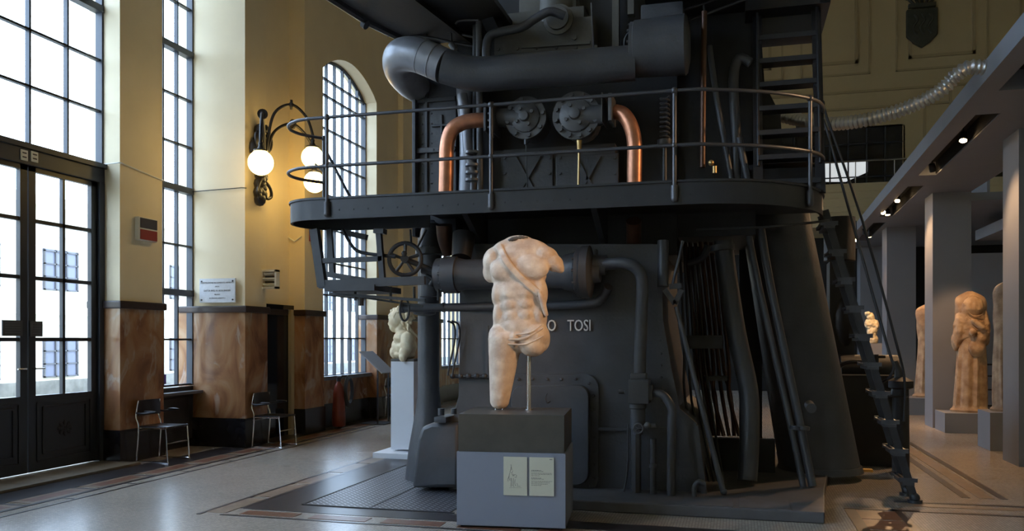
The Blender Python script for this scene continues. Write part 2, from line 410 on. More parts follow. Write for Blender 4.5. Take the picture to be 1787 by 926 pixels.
# lower dark panel of window 2 with its rail and stickers
w2 = MB().box((-8.0, 9.84, .12), (-7.9, 10.84, .90)).box((-7.9, 10.0, .25), (-7.88, 10.7, .75), bevel=.01)
struct('trim_4', w2, 'door_wood')
sl = MB().box((-7.93, 9.86, .80), (-7.72, 10.82, .84))
struct('trim_5', sl, 'grey_stone')

# entrance door leaves with transom
tr = MB().box((-8.03, 6.75, 3.62), (-7.9, 9.02, 3.80), bevel=.01).box((-8.03, 6.75, 3.80), (-7.86, 9.02, 3.86)).box((-8.0, 6.75, .02), (-7.92, 6.83, 3.62)).box((-8.0, 8.93, .02), (-7.9, 9.02, 3.62))
struct('trim_6', tr, 'window_iron')
struct('trim_7', MB().box((-8.5, 6.75, 0), (-7.35, 9.02, .035), bevel=.01), 'threshold')
def door_leaf(name, y0, y1, handle_y):
    d = MB(); x0, x1 = -8.0, -7.94
    zs = [.94, 1.6, 2.32, 2.99, 3.6]
    d.box((x0, y0, .05), (x1, y1, .94)).box((x0, y0, .94), (x1, y0 + .10, 3.62)).box((x0, y1 - .10, .94), (x1, y1, 3.62)).box((x0, y0, 3.56), (x1, y1, 3.62))
    for z in zs[1:4]: d.box((x0, y0, z - .022), (x1 - .01, y1, z + .022))
    ym = (y0 + y1) / 2; d.box((x0, ym - .02, .94), (x1 - .01, ym + .02, 3.6))
    # lower panel mouldings and carved rosette
    for (i, w) in ((.12, .012), (.2, .02)):
        a, b, c, e = y0 + i, y1 - i, .05 + i, .94 - i * .7
        for q in (((a, c), (b, c)), ((a, e), (b, e)), ((a, c), (a, e)), ((b, c), (b, e))):
            d.bar((x1 + .004, q[0][0], q[0][1]), (x1 + .004, q[1][0], q[1][1]), .02, w, up=(1, 0, 0))
    for k in range(8):
        a = k * PI / 4; d.sph((x1 + .003, ym + .07 * math.cos(a), .52 + .05 * math.sin(a)), (.012, .05, .025), 8, Quaternion((1, 0, 0), a))
    o = struct(name, d, 'door_wood')
    g = MB(); vs = [g.bm.verts.new(p) for p in ((-7.97, y0, .94), (-7.97, y1, .94), (-7.97, y1, 3.6), (-7.97, y0, 3.6))]; g.bm.faces.new(vs); g.build('glass', 'window_glass', o, smooth=False)
    h = MB().cyl((x1, handle_y, 1.26), (x1 + .05, handle_y, 1.26), .012).cyl((x1 + .05, handle_y - .01, 1.26), (x1 + .05, handle_y + (.12 if handle_y > 7.85 else -.12), 1.26), .010)
    h.build('door_handle', 'steel', o)
door_leaf('door_1', 7.86, 8.93, 7.92); door_leaf('door_2', 6.83, 7.84, 7.78)
# dark glazed door in the niche
dn = MB().box((-7.33, 11.5, .02), (-7.27, 12.55, 2.1), bevel=.005).box((-7.30, 11.45, 0), (-7.22, 11.52, 2.14)).box((-7.30, 11.45, 2.1), (-7.22, 12.6, 2.17))
d3 = struct('door_3', dn, 'dark_glass')
MB().box((-7.26, 12.48, 0), (-7.2, 12.58, 2.1)).build('door_jamb', 'moulding', d3, smooth=False)

# back wall, panelled, with its dark gridded window opening, balcony
bw = MB()
WX0, WX1, WZ0, WZ1 = -3.5, 4.8, 5.0, 8.0
bw.box((-9.5, YB, 0), (WX0, YB + .3, HT)).box((WX1, YB, 0), (XR + .3, YB + .3, HT)).box((WX0, YB, WZ1), (WX1, YB + .3, HT)).box((WX0, YB, 0), (WX1, YB + .3, WZ0))
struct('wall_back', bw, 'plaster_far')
gw = MB()
gw.box((WX0, YB + .06, WZ0), (WX1, YB + .1, WZ1))
wbk = struct('window_9', gw, 'dark_glass')
gr = MB()
for k in range(0, 17): gr.box((WX0 + k * .52, YB + .0, WZ0), (WX0 + k * .52 + .04, YB + .07, WZ1))
for k in range(0, 7): gr.box((WX0, YB, WZ0 + k * .5), (WX1, YB + .07, WZ0 + k * .5 + .035))
gr.build('window_frame', 'window_iron', wbk, smooth=False)
bp_ = MB(); bp_.prism([P(u, v, YB + .05) for u, v in ((1391, 309), (1412, 296), (1440, 285), (1514, 279), (1514, 300), (1476, 317), (1440, 317), (1400, 316))], (0, .01, 0)); bp_.build('reflection_glow', 'reflection_glow', wbk, smooth=False)  # added glowing sheet in the shape of a window reflection on the dark glass
mo = MB()
def ring(x0, x1, z0, z1, w=.07, t=.05):
    mo.box((x0, YB - t, z0), (x1, YB, z0 + w)); mo.box((x0, YB - t, z1 - w), (x1, YB, z1)); mo.box((x0, YB - t, z0), (x0 + w, YB, z1)); mo.box((x1 - w, YB - t, z0), (x1, YB, z1))
for (a, b) in ((-1.6, 1.4), (1.9, 3.9), (4.6, 7.1), (7.9, 9.4)):
    ring(a, b, 9.6, 13.6, .06, .04)
    ring(a + .35, b - .35, 9.95, 13.3, .09, .06)
for z in (9.05, 8.55): mo.box((-3, YB - .08, z), (XR, YB, z + .06))
mo.box((5.35, YB - .06, 4.4), (5.43, YB, 8.55)); mo.box((6.05, YB - .06, 4.4), (6.12, YB, 9.05)); mo.box((6.6, YB - .06, 4.4), (6.7, YB, 8.55))
struct('trim_8', mo, 'moulding')
struct('window_10', MB().box((6.9, YB - .04, 4.8), (8.8, YB - .01, 7.9)), 'dark_glass')
bal = MB().box((-2.0, 24.8, 4.75), (XR, YB, 5.15)).box((-2.0, 24.75, 5.15), (XR, 25.0, 5.9))
for z in (5.3, 5.5, 5.7, 5.9): bal.box((-2.0, 24.72, z), (XR, 24.76, z + .03))
struct('trim_9', bal, 'plaster_far')
br = thing('balcony_railing', (4, 24.8, 5.9), 'thin pale metal railing along the balcony on the far wall', 'railing')
MB().tube([(-2, 24.8, 6.55), (XR - .02, 24.8, 6.55)], .02, 8).build('handrail', 'steel', br)
for k in range(12): MB().cyl((-1.8 + k, 24.8, 5.9), (-1.8 + k, 24.8, 6.55), .014, seg=6).build('baluster', 'steel', br)
struct('trim_10', MB().box((-2.0, YB - .03, 0), (XR, YB - .005, 4.7)), 'slot_black')

# gallery on the side: columns, beam, partition
for n, y in enumerate((11.75, 16.5, 21.25, 25.6)):
    struct('trim_%d' % (11 + n), MB().box((3.43, y, 0), (4.06, y + .65, 4.25)), 'grey_paint')
bx = lambda y: 2.42 + .03 * (y - 8)
beam = MB()
y0b, y1b = 1.0, 26.0; ZB, ZT = 4.25, 4.46; XB = 4.06; SLW = .27
slots = [(1.4, 5.0), (6.2, 9.9), (10.9, 14.7), (15.7, 19.4), (20.4, 24.0)]
cuts = [y0b] + [v for s_ in slots for v in s_] + [y1b]
def slab(ya, yb, xa0, xa1, xb0, xb1, z0, z1):     # x range at ya: xa0..xa1, at yb: xb0..xb1
    beam.prism([Vector((xa0, ya, z0)), Vector((xa1, ya, z0)), Vector((xb1, yb, z0)), Vector((xb0, yb, z0))], (0, 0, z1 - z0))
sx = lambda y: bx(y) + .22
for a, b in zip(cuts, cuts[1:]):
    if (a, b) in slots:
        slab(a, b, bx(a), sx(a), bx(b), sx(b), ZB, ZT); slab(a, b, sx(a) + SLW, XB, sx(b) + SLW, XB, ZB, ZT)
    else: slab(a, b, bx(a), XB, bx(b), XB, ZB, ZT)
beam_o = struct('trim_15', beam, 'grey_paint')
sb = MB()
for a, b in slots:
    beamtop = ZT - .01
    sb.prism([Vector((sx(a), a, ZT)), Vector((sx(a) + SLW, a, ZT)), Vector((sx(b) + SLW, b, ZT)), Vector((sx(b), b, ZT))], (0, 0, .05))
    sb.prism([Vector((sx(a) + .004, a, ZB + .02)), Vector((sx(a) + .012, a, ZB + .02)), Vector((sx(b) + .012, b, ZB + .02)), Vector((sx(b) + .004, b, ZB + .02))], (0, 0, .2))
    sb.prism([Vector((sx(a) + SLW - .012, a, ZB + .02)), Vector((sx(a) + SLW - .004, a, ZB + .02)), Vector((sx(b) + SLW - .004, b, ZB + .02)), Vector((sx(b) + SLW - .012, b, ZB + .02))], (0, 0, .2))
sb.build('slot_lining', 'slot_black', beam_o, smooth=False)
struct('trim_16', MB().box((4.9, 20.9, 0), (XR, 21.1, 3.55)), 'grey_paint')
struct('trim_17', MB().box((5.1, 15.6, 3.78), (5.9, 20.4, 4.0)), 'grey_paint')
struct('trim_18', MB().box((4.06, 17.6, 4.25), (XR, 26.0, 4.4)).box((4.6, 17.6, 4.4), (4.65, 26, 4.9)), 'grey_paint')

# floor inlays
def strip(mb, x0, y0, x1, y1, z=.004): mb.box((x0, y0, 0), (x1, y1, z))
dk, tn, rd, gs = MB(), MB(), MB(), MB()
strip(gs, -7.35, 2, -6.95, 23, .003)
strip(dk, -6.95, 2, -6.90, 23); strip(dk, -6.62, 2, -6.56, 23); strip(dk, -6.40, 2, -6.375, 23)
yy = 3.0
while yy < 22:
    strip(tn, -6.90, yy, -6.62, yy + .78, .0035); strip(rd, -6.84, yy + .08, -6.68, yy + .70, .0045); strip(dk, -6.90, yy + .78, -6.62, yy + .82, .0045); strip(dk, -6.56, yy + .3, -6.40, yy + .32, .004); yy += .9
# around the engine
strip(dk, -4.55, 6.95, -4.50, 12.5); strip(dk, -4.55, 6.62, 1.35, 6.66); strip(dk, -4.78, 6.60, -4.74, 12.5); strip(gs, -4.5, 7.2, -4.06, 12.5, .003); strip(gs, -4.5, 6.92, .97, 7.2, .003)
for k in range(7): strip(tn, -4.74, 6.7 + k * .8, -4.55, 7.4 + k * .8, .0035)
for k in range(8): strip(rd, -4.4 + k * .7, 6.70, -3.85 + k * .7, 6.86, .0035)
strip(dk, .98, 6.66, 1.08, 8.4); strip(dk, 1.42, 6.4, 1.48, 8.45)
for k in range(4): strip(rd, 1.08, 6.72 + k * .42, 1.42, 7.1 + k * .42, .0035)
strip(dk, .98, 8.42, 3.1, 8.48); strip(tn, 1.5, 8.7, 3.0, 8.82, .003); strip(dk, 1.5, 8.9, 3.0, 8.96)
strip(dk, 2.55, 9.3, 2.62, 20); strip(tn, 2.36, 9.3, 2.50, 20, .0035); strip(dk, 2.2, 9.3, 2.28, 20)
struct('trim_19', dk, 'inlay_dark'); struct('trim_20', tn, 'inlay_tan'); struct('trim_21', rd, 'inlay_red'); struct('trim_22', gs, 'inlay_dark')

# outside: courtyard and the facade across it
struct('ground', MB().box((-60, -30, -.35), (-8.6, 90, -.15)), 'yard')
bo = thing('courtyard_building', (-21, 30, -.15), 'pale cream building with barred windows across the courtyard, seen through the glass', 'building')
fb = MB().box((-26, -20, -.15), (-20.2, 80, 5.9)); fb.box((-20.25, -20, 2.35), (-20.0, 80, 2.55)); fb.box((-20.3, -20, 5.6), (-19.9, 80, 5.9))
fb.build('wall', 'facade', bo, smooth=False)
MB().box((-20.4, -20, -.15), (-20.0, 80, .35)).build('plinth', 'facade_stone', bo, smooth=False)
for k in range(16):
    y = 8.9 + k * 2.9
    for (z0, z1) in ((.45, 1.65), (3.1, 4.35)):
        w = MB().box((-20.22, y, z0), (-20.16, y + 1.35, z1)).build('window', 'facade_glass', bo, smooth=False)
        q = MB()
        for j in range(4): q.box((-20.17, y + j * .43, z0), (-20.12, y + j * .43 + .05, z1))
        for j in range(4): q.box((-20.17, y, z0 + j * .39), (-20.12, y + 1.35, z0 + j * .39 + .04))
        q.build('window_bars', 'grey_stone', w, smooth=False)
        MB().box((-20.25, y - .1, z1 + .4), (-20.1, y + 1.45, z1 + .5)).build('lintel', 'facade_white', bo, smooth=False)
lw = tag(MB().box((-14.4, -10, -.15), (-14.0, 14.5, .42)).build('courtyard_wall', 'facade_stone', smooth=False), 'low grey stone parapet outside the glazed entrance', 'wall')

# ================================================================== ENGINE
en = thing('steam_engine', (-1.5, 9.8, 0), 'huge dark grey riveted steam engine filling the middle of the hall', 'engine')
ND = (0, -1, 0)
YF = 8.35                                       # front face of the lower frame
def pp(pts, Y): return [P(u, v, Y) for u, v in pts]
# base slab on the floor
b = MB()
b.prism([Vector(p) for p in ((-2.4, 7.66, 0), (.74, 7.66, 0), (.86, 8.9, 0), (1.2, 11.6, 0), (-2.4, 11.6, 0))], (0, 0, .10))
b.build('bed_plate', 'grey_stone', en, smooth=False, bevel=.012)
b = MB()
for (u0, u1) in ((1185, 1280), (1290, 1375)):
    a = G(u0, 895, .1); c = G(u1, 872, .1); b.box((a.x, 7.68, .10), (c.x, 8.15, .106), bevel=.002)
b.build('cover_plate', 'grey_stone', en, smooth=False)
# lower frame
fr = MB()
fr.prism(pp([(800, 425), (1150, 425), (1152, 560), (1165, 640), (1180, 715), (1212, 742), (1224, 790), (1229, 868), (782, 868), (786, 745), (800, 690), (803, 560)], YF), (0, 2.6, 0))
fr.bolts_line(P(1152, 470, YF), P(1155, 700, YF), 12, ND, .014, .016)
frm = fr.build('lower_frame', 'engine', en, bevel=.02)
# flange ribs along the edge
e = MB()
e.bar(P(1150, 440, YF - .02), P(1153, 560, YF - .02), .05, .05, up=ND); e.bar(P(1153, 560, YF - .02), P(1168, 645, YF - .02), .05, .05, up=ND)
e.bar(P(1168, 645, YF - .02), P(1183, 715, YF - .02), .05, .05, up=ND); e.bar(P(1183, 715, YF - .02), P(1214, 742, YF - .02), .05, .05, up=ND); e.bar(P(1214, 742, YF - .02), P(1230, 866, YF - .02), .05, .05, up=ND)
e.bar(P(1045, 748, YF - .015), P(1180, 748, YF - .015), .03, .05, up=ND)
e.build('frame_rib', 'engine', en)
# rounded foot and pads at the window side
f2 = MB()
f2.prism(pp([(718, 851), (728, 765), (735, 745), (752, 738), (800, 738), (800, 851)], 8.15), (0, 1.2, 0))
f2.build('frame_foot', 'engine', en, bevel=.04)
pd = MB().box(P(757, 737, 8.1), P(800, 722, 8.5), bevel=.01)
pd.cyl(P(770, 724, 8.25), P(770, 712, 8.25), .035).cyl(P(792, 722, 8.2), P(792, 712, 8.2), .03)
pd.build('bearing_pad', 'engine', en)
# round column at the window side, flared foot
c0, c1 = P(752, 390, 8.95), P(748, 870, 8.95)
c1.z = 0.0
H = c0.z
MB().lathe([(0, .27), (.02, .27), (.35, .23), (.75, .155), (1.0, .125), (H - .1, .125), (H, .14)], (c1.x, 8.95, 0), (0, 0, 1)).build('column', 'engine', en)
# slim pipes up the frame edge
t = MB()
for (u, d) in ((790, 0), (798, .02)):
    t.tube([P(u - 8, 655, YF - .08), P(u - 6, 640, YF - .08), P(u + 4, 590, YF - .08), P(u + 2, 566, YF - .1), P(u - 10, 560, YF - .12)], .011, 8, smooth=4)
t.tube([P(852, 568, YF - .05), P(852, 640, YF - .05), P(846, 656, YF - .05), P(786, 654, YF - .05)], .010, 8, smooth=4)
t.tube([P(786, 656, YF - .05), P(862, 658, YF - .05)], .02, 8)
for u in range(790, 860, 14): t.sph(P(u, 656, YF - .06), .03, 10)
t.build('oil_pipe', 'iron', en)
# bolted manhole cover
def rrect(u0, v0, u1, v1, r, Y, n=6):
    pts = []
    for (cu, cv, a0) in ((u1 - r, v0 + r, -90), (u1 - r, v1 - r, 0), (u0 + r, v1 - r, 90), (u0 + r, v0 + r, 180)):
        for k in range(n + 1):
            a = math.radians(a0 + 90 * k / n); pts.append(P(cu + r * math.cos(a), cv + r * math.sin(a), Y))
    return pts
mh = MB(); mh.prism(rrect(880, 652, 1045, 858, 26, YF - .04), (0, .05, 0)); mh.prism(rrect(892, 672, 1027, 846, 20, YF - .14), (0, .11, 0))
for p in [(a, 661) for a in range(905, 1030, 25)] + [(1036, a) for a in range(690, 845, 24)] + [(1028, 668), (1030, 848)]: mh.bolt(P(p[0], p[1], YF - .04), ND, .018, .022)
mh.build('manhole_cover', 'engine', en, bevel=.008)
MB().tube([P(955, 686, YF - .15), P(952, 694, YF - .19), P(955, 703, YF - .19), P(960, 700, YF - .15)], .006, 6, smooth=4).build('lifting_hook', 'iron', en)
# cast letters
lo = P(949, 569, YF - .012)
# the visible letters O T O S I sit beside the torso, the rest of the word behind it
s1 = pxm(1010, YF)
text_mesh('TOSI', 25 / s1, facing(P(1011, 568.5, YF - .012), (1, 0, 0), sx_=.80, sy_=1.12), 'white_letter', en, 'maker_lettering', .012)
text_mesh('FRANCO', 25 / s1, facing(P(971, 568.5, YF - .012), (1, 0, 0), sx_=.80, sy_=1.12), 'white_letter', en, 'maker_lettering', .012, align='RIGHT')
# horizontal valve chest across the frame
Yc = 8.08
def lx(prof_px, v, Y, name, m, seg=32, bolts=None):
    x0 = P(prof_px[0][0], v, Y); o = MB(); s = pxm(900, Y)
    base = P(prof_px[0][0], v, Y); pr = [(P(u, v, Y).x - base.x, r / s) for (u, r) in prof_px]
    base.z = P(900, v, Y).z
    o.lathe(pr, base, (1, 0, 0), seg)
    for bu, R in (bolts or []):
        c = P(bu, v, Y); c.z = base.z; o.bolts_ring(c, (-1, 0, 0), R / s, 12, .014, .02)
    return o.build(name, m, en)
lx([(762, 24), (764, 30), (776, 31), (777, 33), (800, 33), (801, 30), (812, 27), (980, 27), (985, 30), (1004, 34), (1008, 42), (1016, 42), (1017, 45), (1030, 45), (1032, 38), (1036, 20), (1048, 18)], 477, Yc, 'valve_chest', 'engine', bolts=[(777, 31), (1008, 40)])
fl = MB().box(P(1036, 487, Yc - .02), P(1044, 436, Yc + .1), bevel=.01); fl.bolts_ring(P(1050, 462, Yc - .02), (1, 0, 0), .07, 6, .012, .03)
fl.cyl(P(1036, 462, Yc), P(1058, 462, Yc), .10, seg=20); fl.build('pipe_flange', 'engine', en)
vb = MB().cyl(P(805, 450, Yc), P(810, 410, Yc + .1), .10, .12).cyl(P(738, 470, Yc + .02), P(766, 478, Yc), .045).tube([P(745, 480, Yc), P(756, 488, Yc), P(752, 498, Yc)], .03, 10, smooth=3)
vb.build('valve_stem_housing', 'engine_dark', en)
# pipe elbow and drop, drain valve
s = MB()
s.tube([P(1046, 462, 8.05), P(1085, 459, 8.0), P(1108, 466, 8.0), P(1120, 490, 8.05), P(1119, 560, 8.12), P(1116, 655, 8.15)], .060, 18, smooth=6)
s.build('steam_pipe', 'engine', en)
s = MB()
s.box(P(1096, 704, 8.05), P(1136, 660, 8.28), bevel=.015).box(P(1100, 662, 8.08), P(1130, 650, 8.25), bevel=.01).box(P(1132, 698, 8.1), P(1140, 670, 8.24))
s.lathe([(0, .085), (.04, .085), (.05, .075), (.24, .075), (.25, .055), (.30, .05)], P(1113, 704, 8.18), (0, 0, -1), 20)
s.cyl(P(1090, 683, 8.15), P(1080, 683, 8.15), .022)
s.build('drain_valve', 'engine', en)
s = MB()
s.tube([P(1140, 684, 8.17), P(1158, 690, 8.15), P(1172, 712, 8.13), P(1172, 740, 8.13), P(1171, 866, 8.13)], .042, 14, smooth=5)
s.tube([P(1140, 765, 8.15), P(1140, 866, 8.15)], .03, 12).cyl(P(1140, 815, 8.15), P(1140, 808, 8.15), .045)
s.tube([P(1096, 740, 8.2), P(1095, 820, 8.2), P(1086, 866, 8.2)], .01, 8, smooth=4)
s.cyl(P(1110, 735, 8.2), P(1110, 866, 8.2), .05, seg=8)
s.tube([P(1212, 866, 8.1), P(1212, 850, 8.1), P(1220, 840, 8.1), P(1230, 845, 8.1)], .025, 10, smooth=4)
s.build('drain_pipe', 'engine', en)
s = MB(); c = P(1114, 747, 8.0)
s.tube([c + Vector((.045 * math.cos(a), 0, .045 * math.sin(a))) for a in [k * PI / 8 for k in range(16)]], .008, 8, closed=True)
for k in range(5): a = k * 2 * PI / 5; s.cyl(c, c + Vector((.045 * math.cos(a), 0, .045 * math.sin(a))), .005, seg=6)
s.cyl(c, c + Vector((0, .12, 0)), .01, seg=8); s.sph(P(1130, 742, 8.1), .035, 10); s.cyl(P(1120, 745, 8.15), P(1145, 742, 8.15), .025)
s.build('drain_wheel', 'engine_light', en)
# handwheel at the window side
s = MB(); c = P(707, 452, 7.95); R = 28 / pxm(707, 7.95)
qn = Quaternion((0, 0, 1), 0.25)
s.tube([c + qn @ Vector((R * math.cos(a), 0, R * math.sin(a))) for a in [k * PI / 16 for k in range(32)]], .022, 10, closed=True)
for k in range(5):
    a = .3 + k * 2 * PI / 5; s.cyl(c, c + qn @ Vector((R * math.cos(a), 0, R * math.sin(a))), .013, .02, seg=8)
s.cyl(c + qn @ Vector((0, -.06, 0)), c + qn @ Vector((0, .05, 0)), .04, seg=14); s.sph(c + qn @ Vector((0, -.07, .05)), .03, 10)
s.cyl(c, P(766, 476, Yc), .028, .03)
s.build('handwheel', 'iron', en)
# low exhaust pipe
s = MB(); s.tube([P(700, 537, 8.4), P(790, 536, 8.35), P(880, 534, 8.3), P(1020, 530, 8.25), P(1050, 520, 8.2), P(1062, 500, 8.1)], .045, 14, smooth=4)
s.cyl(P(700, 537, 8.4), P(706, 537, 8.4), .055); s.cyl(P(772, 536, 8.36), P(776, 536, 8.36), .052)
s.lathe([(0, .13), (.05, .12), (.07, .05)], P(741, 540, 8.5), (0, 0, -1), 16)
c = P(706, 540, 8.2); s.tube([c + Vector((.04 * math.cos(a), .03 * math.cos(a), .12 * math.sin(a))) for a in [k * PI / 8 for k in range(16)]], .012, 6, closed=True)
s.build('exhaust_pipe', 'engine', en)
# domed cap beside the wheel
s = MB(); c = P(752, 438, 8.6); s.lathe([(0, .17), (.03, .17), (.04, .14), (.10, .13), (.22, .115), (.30, .09), (.32, .05), (.34, .04)], c, (0, 0, 1), 24); s.bolts_ring(c + Vector((0, 0, .03)), (0, 0, 1), .155, 10)
s.cyl(P(744, 400, 8.4), P(728, 432, 8.4), .012); s.lathe([(0, .17), (.04, .17), (.05, .12), (.5, .12)], c, (0, 0, -1), 20)
s.build('air_dome', 'engine', en)
# ---- upper body
ub = MB()
a, c = P(792, 345, 9.0), P(1165, 60, 9.0)
ub.box((a.x, 9.0, 2.5), (c.x + .1, 11.4, 6.3))
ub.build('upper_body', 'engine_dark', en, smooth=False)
# riveted corner casting (window side)
rc = MB(); a, c = P(730, 345, 8.75), P(796, 160, 8.75)
rc.box((a.x, 8.75, 2.75), (c.x, 10.6, c.z + .3)); rc.box((a.x - .05, 8.70, P(740, 262, 8.7).z - .03), (c.x, 9.6, P(740, 262, 8.7).z + .03)); rc.box((a.x - .04, 8.72, c.z - .1), (c.x, 9.6, c.z - .05))
rc.box((a.x - .04, 8.66, 2.75), (a.x + .0, 8.80, c.z + .1)); rc.box((a.x + .09, 8.72, 2.75), (a.x + .12, 8.76, c.z + .1))
rc.bolts_line((a.x + .16, 8.75, 2.9), (a.x + .16, 8.75, c.z), 14, ND, .012); rc.bolts_line((a.x + .05, 8.75, 2.9), (a.x + .05, 8.75, c.z), 14, ND, .012)
rc.bolts_line((a.x + .2, 8.70, P(740, 262, 8.7).z), (c.x, 8.70, P(740, 262, 8.7).z), 5, ND, .014)
x = P(770, 218, 8.72); rc.box((x.x - .12, 8.72, x.z - .012), (x.x + .1, 8.75, x.z + .012)); rc.box((x.x - .012, 8.72, x.z - .09), (x.x + .012, 8.75, x.z + .12))
rc.build('corner_casting', 'engine', en, smooth=False, bevel=.006)
# pale vertical pipes behind the copper bend
s = MB()
s.tube([P(816, 345, 8.7), P(818, 250, 8.7), P(812, 160, 8.7), P(810, 100, 8.7)], .10, 20, smooth=3); s.build('standpipe', 'pale_pipe', en)
s = MB(); s.tube([P(838, 340, 8.45), P(836, 150, 8.5), P(836, 20, 8.5)], .034, 14).build('standpipe', 'engine_light', en)
s = MB(); s.tube([P(824, 350, 8.55), P(826, 300, 8.5), P(818, 270, 8.5), P(814, 215, 8.5), P(806, 165, 8.5)], [.03, .035, .05, .06, .06], 14, smooth=4)
for v in (268, 290, 303, 316): s.cyl(P(824, v, 8.45), P(824, v - 4, 8.45), .075)
s.build('flanged_standpipe', 'pale_pipe', en)
# panels with crossed braces behind the rail
pn = MB()
Yp = 8.75
pn.box(P(862, 345, Yp), P(1082, 264, Yp + .4))
for (u0, u1) in ((874, 966), (970, 1080)):
    pn.box(P(u0, 345, Yp - .04), P(u1, 268, Yp), bevel=.008)
    pn.bolts_line(P(u0 + 7, 330, Yp - .04), P(u0 + 7, 275, Yp - .04), 3, ND, .018, .02); pn.bolts_line(P(u1 - 7, 330, Yp - .04), P(u1 - 7, 275, Yp - .04), 3, ND, .018, .02)
    m_ = (u0 + u1) / 2; pn.bar(P(m_ - 22, 272, Yp - .06), P(m_ + 14, 336, Yp - .06), .03, .03, up=ND); pn.bar(P(m_ + 22, 272, Yp - .06), P(m_ - 14, 336, Yp - .06), .03, .03, up=ND)
pn.build('braced_panel', 'engine', en, smooth=False)
# round bolted valve covers
def vcover(u, v, R, Y, nb, stub):
    c = P(u, v, Y); s = pxm(u, Y); r = R / s; o = MB()
    o.lathe([(0, r * .95), (.02, r), (.06, r), (.062, r * .72), (.085, r * .68), (.105, r * .5), (.115, r * .25), (.16, r * .22), (.165, r * .14)], c + Vector((0, .06, 0)), ND, 36)
    o.bolts_ring(c, ND, r * .86, nb, .024, .036, .2); o.bolts_ring(c + Vector((0, -.04, 0)), ND, r * .42, 4, .02, .035, .5)
    o.cyl(c + Vector((0, .02, 0)), c + Vector((0, .4, 0)), r * .8)
    for k in range(5): a = k * 2 * PI / 5; o.cyl(c + Vector((r * .2 * math.cos(a), -.04, r * .2 * math.sin(a))), c + Vector((r * .7 * math.cos(a), -.01, r * .7 * math.sin(a))), .016, seg=6)
    u2 = stub; o.cyl(c + Vector((0, .05, 0)), P(u2, v, Y + .05), r * .5, r * .42, 20)
    return o.build('valve_cover', 'engine_light', en)
vcover(917, 205, 37, 8.32, 8, 868); vcover(1005, 201, 42, 8.25, 12, 1052)
s = MB(); s.box(P(848, 228, 8.15), P(858, 192, 8.45), bevel=.01).box(P(860, 230, 8.15), P(871, 190, 8.45), bevel=.01); s.bolts_line(P(853, 198, 8.15), P(853, 222, 8.15), 3, ND, .012); s.build('pipe_flange', 'engine', en)
s = MB(); s.box(P(1049, 212, 8.1), P(1059, 175, 8.4), bevel=.008).box(P(1061, 210, 8.1), P(1075, 176, 8.4), bevel=.008); s.build('pipe_flange', 'engine_light', en)
s = MB(); s.cyl(P(918, 243, 8.2), P(920, 345, 8.3), .006, seg=6).cyl(P(918, 243, 8.2), P(918, 252, 8.2), .02, seg=8).build('valve_rod', 'iron', en)
s = MB(); s.cyl(P(1011, 245, 8.2), P(1009, 345, 8.2), .012, seg=8).cyl(P(1011, 245, 8.2), P(1011, 262, 8.2), .03, .022, seg=10).build('valve_rod', 'brass', en)
# copper bends
s = MB(); s.tube([P(778, 346, 8.2), P(779, 300, 8.2), P(780, 255, 8.2), P(788, 228, 8.2), P(806, 215, 8.22), P(830, 210, 8.25), P(850, 210, 8.3)], .077, 24, smooth=6)
s.build('copper_pipe', 'copper', en)
s = MB(); s.tube([P(1074, 195, 8.25), P(1088, 200, 8.22), P(1100, 218, 8.2), P(1107, 248, 8.2), P(1107, 300, 8.2), P(1107, 346, 8.2)], .074, 24, smooth=6)
s.build('copper_pipe', 'copper', en)
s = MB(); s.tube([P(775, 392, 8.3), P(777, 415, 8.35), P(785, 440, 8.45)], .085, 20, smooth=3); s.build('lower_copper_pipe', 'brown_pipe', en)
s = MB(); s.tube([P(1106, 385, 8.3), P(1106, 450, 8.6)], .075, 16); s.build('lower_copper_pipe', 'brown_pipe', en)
# bolts, spring and slim pipes at the shaded end
s = MB(); pts = [P(1160, 168, 8.5) + Vector((.045 * math.cos(k * .7), .045 * math.sin(k * .7), -.0048 * k * .7 * 1.55)) for k in range(0, 84)]
s.tube(pts, .011, 6); s.cyl(P(1160, 244, 8.5), P(1160, 256, 8.5), .075); s.cyl(P(1160, 256, 8.5), P(1160, 345, 8.5), .022)
s.build('coil_spring', 'engine', en)
s = MB(); s.tube([P(1229, 20, 8.35), P(1227, 180, 8.35), P(1226, 292, 8.35)], .028, 12); s.build('brown_riser', 'brown_pipe', en)
s = MB(); s.tube([P(1238, 80, 8.7), P(1252, 180, 8.7), P(1282, 340, 8.7)], .03, 10, smooth=3); s.tube([P(1283, 340, 8.75), P(1285, 250, 8.75), P(1280, 140, 8.75), P(1290, 102, 8.75), P(1310, 110, 8.75)], .05, 12, smooth=4)
s.tube([P(1310, 340, 8.7), P(1290, 240, 8.7)], .035, 10); s.build('slanting_pipe', 'engine', en)
s = MB(); s.sph(P(1241, 284, 8.3), .03, 10).cyl(P(1247, 290, 8.3), P(1247, 302, 8.3), .022); s.build('drip_cup', 'brass', en)
# dark mass at shaded end
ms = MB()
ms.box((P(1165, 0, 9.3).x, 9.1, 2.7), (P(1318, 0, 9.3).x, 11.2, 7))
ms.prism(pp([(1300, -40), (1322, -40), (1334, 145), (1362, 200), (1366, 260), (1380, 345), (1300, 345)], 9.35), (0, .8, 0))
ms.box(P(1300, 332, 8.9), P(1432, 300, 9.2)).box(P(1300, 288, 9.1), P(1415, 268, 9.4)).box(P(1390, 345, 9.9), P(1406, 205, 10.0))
ms.build('rear_frame', 'engine_dark', en, smooth=False)
